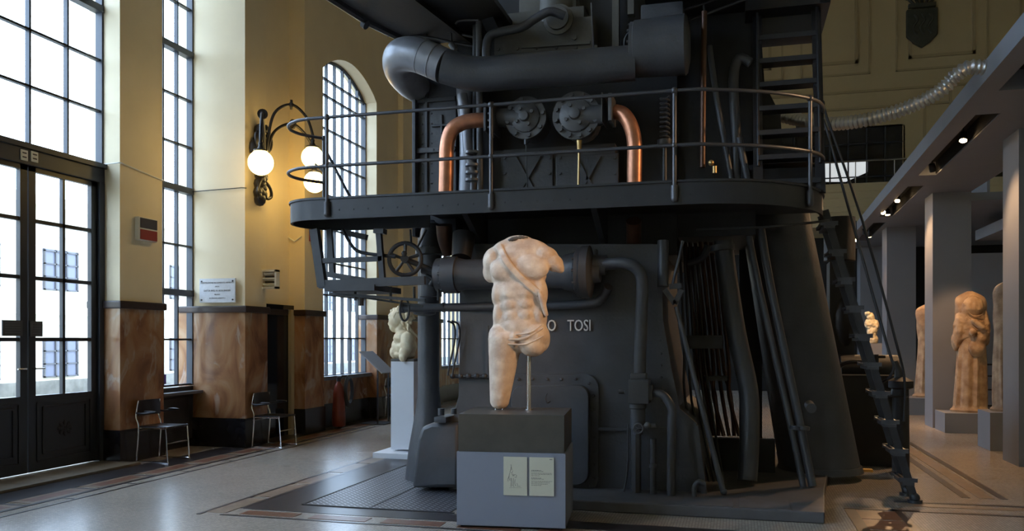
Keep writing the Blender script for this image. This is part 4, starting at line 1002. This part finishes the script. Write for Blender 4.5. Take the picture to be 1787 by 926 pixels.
# bust on its tall pedestal
YBs = 10.75
pb = thing('bust_pedestal', (P(705, 700, YBs).x, YBs, 0), 'tall slim pale blue-grey pedestal on a flat base, carrying the bust', 'pedestal')
xa_, xb_ = P(682, 700, 10.55).x, P(722, 700, 10.55).x
s = MB().box((xa_, 10.55, .10), (xb_, 10.95, 1.30), bevel=.003).build('shaft', 'ped_white', pb, smooth=False)
MB().box((xa_, 10.55, 1.30), (xb_, 10.95, 1.335)).build('cap', 'ped_dark', pb, smooth=False)
MB().box((P(652, 800, 10.35).x, 10.32, 0), (P(652, 800, 10.35).x + .75, 11.15, .075), bevel=.004).build('base_slab', 'ped_white', pb, smooth=False)
bz = 1.335
bu = thing('marble_bust', (P(705, 628, YBs).x, YBs, bz), 'pale marble bust with curled hair looking down, on the tall pedestal', 'sculpture')
sb_ = pxm(705, YBs)
s = MB()
def EB(u, v, dy, ru, rv, ry, rot=None): s.sph(P(u, v, YBs + dy), (ru / sb_, ry, rv / sb_), 16, rot)
EB(694, 557, 0, 16, 19, .12, RY(10)); EB(686, 569, 0, 7, 9, .07); EB(688.5, 575, 0, 6.5, 5, .05); EB(679.5, 565, 0, 3, 4, .02, RY(-20)); EB(683, 560, 0, 5, 4, .05); EB(683.5, 573, 0, 3, 2, .03)
EB(698, 551, 0, 18, 15, .12); EB(702, 566, 0, 10, 14, .085)
EB(700, 575, 0, 11, 12, .09); EB(706, 590, 0, 19, 15, .20); EB(708, 604, 0, 19, 20, .19); EB(706, 618, 0, 19, 10, .17); EB(696, 606, 0, 12, 16, .13, RY(-20)); EB(690, 615, 0, 9, 12, .12, RY(-14))
EB(711, 592, -.15, 12, 14, .08); EB(709, 604, -.17, 11, 16, .075); EB(705, 616, -.205, 9.5, 11, .06); EB(703, 623, -.225, 7.5, 8, .05)
body = s.build('head_and_shoulders', 'marble_bust', bu); remesh(body, .008, 10)
s = MB(); rnd = random.Random(5)
for k in range(150):
    a = rnd.uniform(-20, 200); rr = rnd.uniform(.55, 1.0); u = 699 + 20 * rr * math.cos(math.radians(a)); v = 553 - 17 * rr * math.sin(math.radians(a))
    if u < 688 and v > 556: continue
    dy = -.115 * math.sqrt(max(0, 1.05 - rr * rr)) * (1 if k % 3 else -1)
    EB(u, v, dy, rnd.uniform(1.6, 3.0), rnd.uniform(2.2, 4.2), .022, RY(rnd.uniform(-60, 60)))
for k in range(34): EB(705 + rnd.uniform(-5, 13), 560 + rnd.uniform(0, 26), rnd.uniform(-.1, .05), 2.6, 4.2, .025, RY(rnd.uniform(-40, 10)))
hr = s.build('curled_hair', 'marble_bust', bu); remesh(hr, .0055, 1)
s = MB(); s.tube([P(714, 570, YBs - .02), P(722, 580, YBs), P(730, 590, YBs), P(734, 603, YBs)], [.012, .012, .012, .006], 8, smooth=4); s.tube([P(716, 575, YBs - .03), P(722, 586, YBs), P(724, 600, YBs)], [.01, .01, .005], 8, smooth=4)
s.tube([P(712, 556, YBs), P(718, 548, YBs), P(724, 556, YBs)], .018, 8, smooth=4); s.build('ribbon', 'marble_bust', bu)

# draped statues
def draped(name, loc, H, label, arms=True, m='marble_warm', flip=1, seed=1, mantle=True):
    t_ = thing(name, loc, label, 'sculpture'); L = Vector(loc)
    s = MB(); n = 64; prof = [(0, .31, .24), (.03, .32, .25), (.035, .26, .2), (.08, .265, .20), (.25, .25, .19), (.45, .23, .175), (.60, .225, .17), (.68, .235, .175), (.80, .25, .175), (.90, .255, .16), (.945, .235, .14), (.975, .16, .11), (.99, .08, .08), (1.0, .04, .05)]
    rows = []; rnd = random.Random(seed); ph = rnd.uniform(0, 6)
    K = 60
    for i in range(K + 1):
        h = i / K
        for a, b_ in zip(prof, prof[1:]):
            if a[0] <= h <= b_[0]: f = (h - a[0]) / max(1e-6, b_[0] - a[0]); rx = a[1] * (1 - f) + b_[1] * f; ry = a[2] * (1 - f) + b_[2] * f
        amp = .10 * max(0, min(1, (.62 - h) / .2)) if h > .035 else 0
        ring_ = []
        for k in range(n):
            a = 2 * PI * k / n; w = 1 + amp * (math.sin(a * 9 + ph) * .6 + math.sin(a * 14 + ph * 2 + h * 2) * .4)
            if h > .6: w += .03 * math.sin(a * 5 + h * 30 + ph)
            ring_.append(s.bm.verts.new(L + Vector((rx * w * math.cos(a) * H / 2.13 + .03 * math.sin(h * 3) * flip, ry * w * math.sin(a) * H / 2.13, h * H))))
        rows.append(ring_)
    for A, Bq in zip(rows, rows[1:]):
        for k in range(n): s.bm.faces.new((A[k], A[(k + 1) % n], Bq[(k + 1) % n], Bq[k]))
    s.bm.faces.new(rows[0][::-1]); s.bm.faces.new(rows[-1])
    s.build('body', m, t_)
    if mantle:
        s = MB(); q = H / 2.13
        def e(x, y, z, rx, ry, rz, deg=0): s.sph(L + Vector((x * flip * q, y * q, z * q)), (rx * q, ry * q, rz * q), 14, RY(deg * flip))
        e(0, -.08, 1.55, .22, .12, .38); e(.12, -.14, 1.30, .14, .10, .22, 20); e(.08, -.16, 1.12, .15, .09, .16); e(.02, -.12, 1.85, .19, .12, .2); e(-.17, -.03, 1.5, .10, .14, .36, 5); e(-.22, 0, 1.25, .07, .12, .18); e(.24, -.02, 1.5, .08, .13, .34, -5); e(.25, -.03, 1.3, .05, .1, .16)
        if arms: e(.1, -.24, 1.52, .05, .06, .17, -50); e(.2, -.2, 1.42, .05, .06, .12, -30); e(.0, -.24, 1.4, .06, .05, .07)
        o = s.build('mantle', m, t_); remesh(o, .018, 7, .5); displace(o, .09, .035, 'WOOD' if False else 'CLOUDS')
        s = MB()
        for k in range(5):
            x = -.16 + k * .03; s.tube([L + Vector((x * flip, -.17, 1.9 - k * .09)), L + Vector(((x + .14) * flip, -.215, 1.78 - k * .12)), L + Vector(((x + .30) * flip, -.19, 1.80 - k * .10))], [.006, .012, .006], 6, smooth=4)
        o = s.build('mantle_fold', m, t_); remesh(o, .007, 2)
    return t_
p1 = tag(MB().box((3.45, 15.68, 0), (4.40, 16.42, .34), bevel=.004).build('statue_plinth', 'grey_paint', smooth=False), 'low grey plinth carrying the draped headless statue with bent arm', 'plinth')
cst = P(1692, 700, 16.08)
draped('draped_statue', (cst.x, 16.08, .34), 2.10, 'headless draped marble statue with bent arm, on the low plinth before a grey column')
p2 = tag(MB().box((3.52, 13.32, 0), (4.30, 13.95, .55), bevel=.004).build('statue_plinth', 'grey_paint', smooth=False), 'taller grey plinth half hidden by the closest gallery column', 'plinth')
draped('draped_statue', (P(1766, 700, 13.66).x, 13.66, .55), 1.93, 'tall draped marble statue partly hidden behind the closest gallery column', flip=-1, seed=5, mantle=False)
p3 = tag(MB().box((P(1578, 700, 19.2).x, 19.2, 0), (P(1578, 700, 19.2).x + .9, 19.95, .36), bevel=.004).build('statue_plinth', 'grey_paint', smooth=False), 'distant low grey plinth between two gallery columns', 'plinth')
draped('draped_statue', (P(1618, 700, 19.6).x, 19.6, .36), 2.0, 'shaded draped statue mostly hidden behind a gallery column', seed=9, mantle=False)
p4 = tag(MB().box((P(1519, 700, 23).x, 22.9, 0), (P(1519, 700, 23).x + .36, 23.25, 1.5), bevel=.004).build('statue_plinth', 'grey_paint', smooth=False), 'slim tall pedestal far back holding the small bright torso', 'plinth')
c = P(1524, 597, 23.1); st = thing('small_statue', (c.x, 23.1, 1.5), 'small brightly lit marble figure fragment on the distant tall pedestal', 'sculpture')
s = MB(); 
for (dx, z, rx, rz) in ((0, .1, .16, .14), (0, .3, .13, .16), (-.02, .5, .17, .16), (-.04, .68, .1, .12), (-.1, .76, .08, .06), (.1, .45, .07, .15)): s.sph((c.x + dx - .03, 23.1, 1.5 + z), (rx, .12, rz), 14)
o = s.build('figure', 'marble_bust', st); remesh(o, .018, 2); displace(o, .06, .05)

# black gallery railing
rl = thing('gallery_railing', (5.2, 20.3, 0), 'black iron railing at the back of the sculpture gallery', 'railing')
s = MB()
for z in (.15, .5, .8, 1.05): s.cyl((3.9, 20.3, z), (9.2, 20.3, z), .018, seg=8)
s.build('rail', 'black_iron', rl)
for k in range(7): MB().cyl((3.9 + k * .88, 20.3, 0), (3.9 + k * .88, 20.3, 1.12), .025, seg=8).build('post', 'black_iron', rl)

# ================================================================== SPOTLIGHTS
def spotlight(x, y, aim, label, power, size=50, blend=.5, z=4.23, off=0):
    t_ = thing('spotlight', (x, y, z + .14), label, 'spotlight', None)
    d = (Vector(aim) - Vector((x, y, z))).normalized(); c = Vector((x, y, z))
    s = MB(); s.cyl(c - d * .10, c + d * .02, .045, .055, 16); s.cyl(c - d * .08, Vector((x, y, ZT)), .012, seg=8); s.build('housing', 'black_iron', t_)
    MB().cyl(c + d * .015, c + d * .024, .045, seg=16).build('lens', 'lens', t_)
    l = bpy.data.lights.new('lamp', 'SPOT'); l.energy = power; l.color = (1.0, .60, .30); l.spot_size = math.radians(size); l.spot_blend = blend; l.shadow_soft_size = .07
    lo_ = bpy.data.objects.new('lamp', l); COL.objects.link(lo_); lo_.parent = t_; lo_.location = (c + d * .05) - WLOC[t_]; lo_.rotation_euler = d.to_track_quat('-Z', 'Y').to_euler()
    return t_
zs_ = ZB + .03
def sp(u, v, aim, label, power, size=50, z=4.27):
    p = G(u, v, z) if v > HY else None
    t_ = (z - CAMH) * F / (HY - v); dx, dy = ray(u)
    return spotlight(dx * t_, dy * t_, aim, label, power, size, z=z)
stat = (cst.x, 16.0, 1.6)
sp(1681, 243, (2.3, 10.4, 0), 'glowing spotlight in the long beam slot, the one further up the beam', 260, 100)
sp(1628, 296, stat, 'glowing spotlight in the long beam slot, above its lower end', 260, 40)
sp(1566, 349, (2.2, 14.5, 0), 'single glowing spotlight in the second beam slot', 300, 100)
sp(1541, 370, stat, 'glowing spotlight paired closely with another in the second beam slot', 90)
sp(1549, 373, (3.2, 18.6, 0), 'glowing spotlight beside its twin near the second slot end', 250, 90)
sp(1509, 406, (c.x, 23.1, 2.0), 'tilted spotlight at the third beam slot aiming down the gallery', 420, 30, z=4.15)
sp(1517, 412, (3.4, 22.0, 0), 'bright tilted lamp head hanging under the third beam slot', 60, z=4.05)
sp(1494, 418, (1.9, 19.0, 0), 'glowing lamp hanging lowest beside the ladder handrail', 60, z=4.0)
spotlight(sx(4.2) + .13, 4.2, (-1.75, 7.2, 1.9), 'ceiling beam spotlight turned towards the torso', 700, 22, .7)
spotlight(sx(8.0) + .13, 8.0, (-1.6, 8.2, 3.2), 'ceiling beam spotlight turned towards the copper pipes', 200, 30, .7)
# aimed from the far side at the bust
# ================================================================== WALL LAMP
wlmp = thing('wall_lamp', (-7.02, 11.13, 3.7), 'three-armed iron wall lamp with glowing globes on the yellow pier', 'wall lamp')
s = MB(); bxx = -6.95; yb = 11.13
rnd = random.Random(2)
for (z, r) in ((4.75, .09), (4.62, .13), (4.48, .11), (4.3, .09), (4.1, .08), (3.95, .11), (3.82, .13), (3.72, .09)): s.sph((bxx, yb, z), (.09, r, .11), 12)
for sg in (-1, 1):
    s.tube([(bxx + .05, yb + sg * .05, 4.0), (bxx + .08, yb + sg * .16, 3.9), (bxx + .08, yb + sg * .18, 3.78), (bxx + .06, yb + sg * .09, 3.74), (bxx + .05, yb + sg * .08, 3.82)], .025, 8, smooth=4)
    s.tube([(bxx + .02, yb + sg * .04, 4.4), (bxx + .06, yb + sg * .17, 4.5), (bxx + .06, yb + sg * .2, 4.65), (bxx + .05, yb + sg * .1, 4.7)], .03, 8, smooth=4)
for k in range(12): s.sph((bxx + .07, yb + rnd.uniform(-.13, .13), rnd.uniform(3.72, 4.8)), (.03, .05, .06), 8)
s.sph((bxx + .0, yb - .16, 4.45), (.07, .08, .14), 12)
s.build('ornate_bracket', 'black_iron', wlmp)
B0 = Vector((bxx + .08, yb, 4.05))
gl = [(Vector((-6.42, 10.3, 4.07)), 4.86, .175), (Vector((-6.30, 11.55, 4.40)), 5.18, .168), (Vector((-6.5, 11.98, 4.11)), 4.95, .168)]
for (g, zp, r) in gl:
    top = g + Vector((0, 0, r + .10)); ap = B0.lerp(g, .55); ap.z = zp
    s = MB(); s.tube([B0, B0.lerp(g, .06) + Vector((0, 0, (zp - B0.z) * .45)), B0.lerp(g, .2) + Vector((0, 0, (zp - B0.z) * .8)), ap, Vector((*B0.lerp(g, .86).xy, zp - .16)), Vector((*g.xy, zp - .42)), top], .022, 10, smooth=8)
    dr = (g - B0); dr.z = 0; dr.normalize()
    s.cyl(ap - dr * .015, ap + dr * .015, .075, seg=16); s.sph(ap, .04, 10)
    a = s.build('arm', 'black_iron', wlmp)
    s = MB(); s.lathe([(0, .10), (.02, .10), (.04, .05), (.08, .03), (.12, .035), (.14, .02)], g + Vector((0, 0, r - .02)), (0, 0, 1), 18); s.build('globe_cap', 'black_iron', wlmp)
    MB().sph(g, r, 28).build('globe', 'globe', wlmp)

# ================================================================== WALL FITTINGS
pq = thing('stone_plaque', tuple(P(380, 527, 10.79)), 'pale engraved stone plaque with four dark studs on the pier', 'plaque')
a, c = P(348.5, 528, 10.79), P(411, 485, 10.79)
MB().box((a.x, 10.782, a.z), (c.x, 10.805, c.z), bevel=.002).build('slab', 'plaque', pq, smooth=False)
s = MB()
for x in (a.x + .04, c.x - .04):
    for z in (a.z + .04, c.z - .04): s.cyl((x, 10.80, z), (x, 10.772, z), .012, seg=10)
s.build('stud', 'iron', pq)
xm = (a.x + c.x) / 2; hh = c.z - a.z
for (t_, f, sz) in (('COSTRUZIONE IN CEMENTO ARMATO', .82, .040), ('DELLA', .665, .030), ('DITTA ING. H. BOLLINGER', .49, .048), ('MILANO', .33, .032), ('VIA PRINCIPE UMBERTO 5', .18, .030)):
    text_mesh(t_, sz * .80, facing((xm, 10.7805, a.z + hh * f), (1, 0, 0)), 'ink', pq, 'engraved_line', .0008)
# wall switch box
a, c = PX(236, 418, -7.66), PX(268, 384, -7.66)
zt = c.z; zb = a.z
hb = thing('indicator_box', (-7.66, (a.y + c.y) / 2, zb), 'small cream wall box with a blue-black and a dark red panel', 'wall box')
MB().box((-7.668, a.y, zb), (-7.60, c.y, zt), bevel=.006).build('case', 'white_box', hb, smooth=False)
zm = (zb + zt) / 2
MB().box((-7.602, a.y + .02, zm + .01), (-7.592, c.y - .01, zt - .012)).build('upper_panel', 'panel_blue', hb, smooth=False)
MB().box((-7.602, a.y + .02, zb + .012), (-7.592, c.y - .01, zm - .01)).build('lower_panel', 'panel_red', hb, smooth=False)
# louvred heater box
Yv = 11.30
a, c = P(438, 504, Yv), P(482, 470, Yv)
vt = thing('louvred_box', ((a.x + c.x) / 2, Yv, a.z), 'white louvred ventilation box mounted on the yellow pier beneath the lamp', 'ventilation box')
s = MB(); s.box((a.x, Yv, a.z), (c.x, Yv + .10, a.z + .03)); s.box((a.x, Yv, c.z - .03), (c.x, Yv + .1, c.z)); s.box((a.x, Yv, a.z), (a.x + .03, Yv + .1, c.z)); s.box((c.x - .03, Yv, a.z), (c.x, Yv + .1, c.z)); s.box((-7.03, Yv + .02, a.z), (a.x, Yv + .08, c.z))
s.build('case', 'white_box', vt, smooth=False)
s = MB()
for k in range(3): z = a.z + .06 + k * .085; s.bar((a.x + .03, Yv + .05, z), (c.x - .03, Yv + .05, z), .07, .012, up=(0, .6, 1))
s.build('louvre', 'white_box', vt, smooth=False)
MB().box((a.x + .02, Yv + .085, a.z + .02), (c.x - .02, Yv + .095, c.z - .02)).build('back_panel', 'grey_stone', vt, smooth=False)
# conduit on the yellow niche and wire along the piers
s = MB(); yc = 11.62; s.tube([(-7.285, yc, 2.9), (-7.285, yc, 9.5)], .018, 8); 
for z in (3.2, 4.0, 5.5, 7.0): s.cyl((-7.30, yc, z), (-7.28, yc, z + .03), .03, seg=8)
cd = tag(s.build('conduit', 'brown_pipe'), 'thin brown conduit running up the yellow niche behind the wall lamp', 'conduit')
s = MB(); s.tube([(-7.96, 8.99, 3.86), (-7.66, 8.99, 3.87), (-7.64, 9.02, 3.87), (-7.655, 9.8, 3.80), (-7.655, 9.86, 3.8)], .008, 6); tag(s.build('cable', 'white_box'), 'thin cable running across the first window pier', 'cable')
s = MB(); s.tube([(-7.93, 10.81, 3.82), (-7.05, 10.81, 3.84), (-7.0, 10.85, 3.84)], .007, 6); tag(s.build('cable', 'iron'), 'thin cable running across the pale pier above the plaque', 'cable')
a = PX(506, 417, -7.0); s = MB(); s.tube([P(503, 414, 12.58), P(514, 421, 12.58), P(526, 412, 12.58)], .012, 6); tag(s.build('pipe_bracket', 'white_box'), 'small pale V-shaped bracket on the yellow pier', 'bracket')
a = PX(541, 400, -7.0); s = MB().box((-7.02, a.y, a.z - .2), (-6.93, a.y + .12, a.z), bevel=.005); tag(s.build('alarm_box', 'red', smooth=False), 'small red alarm box on the pier below the walkway', 'alarm box')
# door notices
def notice(u0, u1, v0, v1, label):
    a, c = PX(u0, v1, -7.925), PX(u1, v0, -7.925)
    o = tag(MB().box((-7.935, a.y, a.z), (-7.92, c.y, c.z + (a.z - a.z)), bevel=.002).build('door_notice', 'ink', smooth=False), label, 'notice')
    q = MB()
    for k in range(5): z = a.z + (c.z - a.z) * (.18 + .16 * k); q.box((-7.921, a.y + .03, z), (-7.918, c.y - .03, z + .012))
    q.build('print', 'grey_stone', o, smooth=False)
notice(4, 39, 586, 558, 'wide dark notice panel stuck across the far leaf of the glazed door'); notice(53, 74, 587, 560, 'small dark notice panel stuck on the door leaf closer to the piers')
def tnotice(u0, u1, v0, v1, label):
    a, c = PX(u0, v1, -7.88), PX(u1, v0, -7.88); o = tag(MB().box((-7.905, a.y, a.z), (-7.89, c.y, c.z)).build('transom_label', 'white_box', smooth=False), label, 'label')
    q = MB()
    for k in range(2): z = a.z + (c.z - a.z) * (.25 + .4 * k); q.box((-7.892, a.y + .02, z), (-7.887, c.y - .02, z + .015))
    q.build('print', 'ink', o, smooth=False)
tnotice(38, 50, 263, 278, 'small pale label on the door transom, the one over the door leaf joint'); tnotice(56, 68, 266, 281, 'small pale label on the door transom, second from the leaf joint')
a, c = PX(285, 670, -7.93), PX(291, 653, -7.93); o = tag(MB().box((-7.945, a.y, a.z), (-7.94, c.y, c.z)).build('window_sticker', 'purple', smooth=False), 'small purple sticker low on the narrow window glass', 'sticker')
# crest on the back wall
cc = P(1609, 40, 26.9); k_ = pxm(1609, 26.9)
cr = thing('wall_crest', (cc.x, 26.92, cc.z - .7), 'dark carved shield with crown high on the far wall', 'crest')
pts = [(-25, 25), (25, 25), (25, -22), (14, -34), (0, -43), (-14, -34), (-25, -22)]
s = MB(); s.prism([Vector((cc.x + x / k_, 26.86, cc.z + y / k_)) for x, y in pts], (0, .14, 0)); s.build('shield', 'crest', cr, smooth=False, bevel=.03)
s = MB(); s.box((cc.x - 22 / k_, 26.84, cc.z + 27 / k_), (cc.x + 22 / k_, 26.97, cc.z + 34 / k_))
for k in range(5): x = cc.x + (-24 + 12 * k) / k_; s.cyl((x * .5 + cc.x * .5, 26.9, cc.z + 33 / k_), (x, 26.9, cc.z + 46 / k_), .04); s.sph((x, 26.9, cc.z + 46 / k_), .07, 8)
s.build('crown', 'crest', cr)
s = MB()
for k, dx in enumerate((-12, 0, 12)): s.tube([(cc.x + dx / k_, 26.85, cc.z + 15 / k_), (cc.x + (dx + 4) / k_, 26.85, cc.z + 5 / k_), (cc.x + (dx - 3) / k_, 26.85, cc.z - 8 / k_), (cc.x + (dx + 3) / k_, 26.85, cc.z - 20 / k_)], .04, 6, smooth=3)
s.build('relief', 'crest', cr)

# ================================================================== FURNITURE
ch = thing('stacking_chair', (0, 0, 0), 'black stacking chair with chrome frame standing before the first window pier', 'chair', None)
w, d = .22, .235
for sy in (-1, 1):
    y = sy * w
    s = MB(); s.tube([(-d + .02, y * .96, .80), (-d - .01, y, .60), (-d + .03, y, .45), (-d, y, .03), (-d + .02, y, .012), (d - .02, y, .012), (d, y, .03), (d - .03, y, .435), (d - .05, y, .445), (-d + .05, y, .44)], .010, 8, smooth=4)
    s.build('side_frame', 'chrome', ch)
    s = MB(); s.tube([(-d, y, .64), (-d + .10, y * 1.04, .635), (-d + .30, y * 1.06, .66)], .013, 8, smooth=3); s.sph((-d + .22, y * 1.05, .665), (.10, .022, .013), 12); s.build('armrest', 'black_plastic', ch)
s = MB(); s.box((-d + .01, -w + .01, .445), (d - .0, w - .01, .47), bevel=.012); s.build('seat', 'black_plastic', ch)
s = MB()
rows = []
for i in range(9):
    y = -w + .005 + (2 * w - .01) * i / 8; bend = -.035 * (1 - (2 * i / 8 - 1) ** 2); rows.append([s.bm.verts.new((-d + .015 + bend + dx, y, z)) for (dx, z) in ((0, .60), (.012, .60), (.006, .80), (-.006, .80))])
for A, Bq in zip(rows, rows[1:]):
    for k in range(4): s.bm.faces.new((A[k], A[(k + 1) % 4], Bq[(k + 1) % 4], Bq[k]))
s.bm.faces.new(rows[0]); s.bm.faces.new(rows[-1][::-1]); s.build('backrest', 'black_plastic', ch)
s = MB(); s.cyl((d - .015, -w, .25), (d - .015, w, .25), .008, seg=8).cyl((-d, -w, .40), (-d, w, .40), .008, seg=8); s.build('crossbar', 'chrome', ch)
ch.location = (-7.33, 9.42, 0)
c2 = copy_tree(ch); c2.location = (-6.70, 11.12, 0); c2['label'] = 'black stacking chair with chrome frame standing by the dark niche door'
c3 = copy_tree(ch); c3.location = (-6.75, 16.05, 0); c3['label'] = 'black stacking chair behind the slanted reading stand, partly hidden by the bust pedestal'

# slanted info stand
isd = thing('reading_stand', (-6.55, 14.75, 0), 'slanted grey reading panel on thin dark legs below the arched window', 'info stand')
s = MB(); s.prism([Vector((-6.86, 14.35, 1.36)), Vector((-6.86, 14.95, 1.36)), Vector((-6.40, 14.95, .96)), Vector((-6.40, 14.35, .96))], (.012, 0, .014)); s.build('panel', 'grey_paint', isd, smooth=False)
for y in (14.4, 14.9): MB().bar((-6.5, y, .02), (-6.5, y, 1.04), .03, .012, up=ND).build('leg', 'black_iron', isd, smooth=False)
MB().box((-6.85, 14.38, 0), (-6.35, 14.92, .02)).build('base_plate', 'iron', isd, smooth=False)

# extinguisher with hose
ex = thing('fire_extinguisher', (-6.88, 13.6, 0), 'tall red fire extinguisher with coiled black hose under the arched window', 'fire extinguisher')
xe, ye = -6.87, 13.55
MB().lathe([(0, .11), (.02, .12), (.15, .12), (.60, .10), (.72, .07), (.78, .04), (.82, .035)], (xe, ye, .05), (0, 0, 1), 24).build('cylinder', 'red', ex)
s = MB()
for k in range(3): s.tube([Vector((xe + .12 + .02 * k, ye + .12 + .13 * math.cos(a), .67 + (.27 - .02 * k) * math.sin(a))) for a in [j * PI / 10 for j in range(20)]], .014, 8, closed=True)
s.tube([(xe, ye, .86), (xe + .06, ye + .02, .95), (xe + .12, ye + .1, .93)], .014, 8, smooth=3); s.build('hose', 'rubber', ex)
s = MB(); s.cyl((xe, ye, .85), (xe, ye, .92), .04).cyl((xe, ye - .06, .92), (xe + .02, ye + .08, .94), .014); s.build('valve_head', 'black_iron', ex)
s = MB(); s.cyl((xe - .02, ye - .09, .05), (xe - .02, ye + .09, .05), .05, seg=14); s.build('foot', 'rubber', ex)

# small yellow tag on the floor at the column foot
a = G(1510, 822); tag(MB().box((a.x - .08, a.y - .05, .0), (a.x + .08, a.y + .05, .03), bevel=.004).build('floor_block', 'yellow_tag', smooth=False), 'small orange-yellow wooden block on the floor beside the leaning column', 'block')
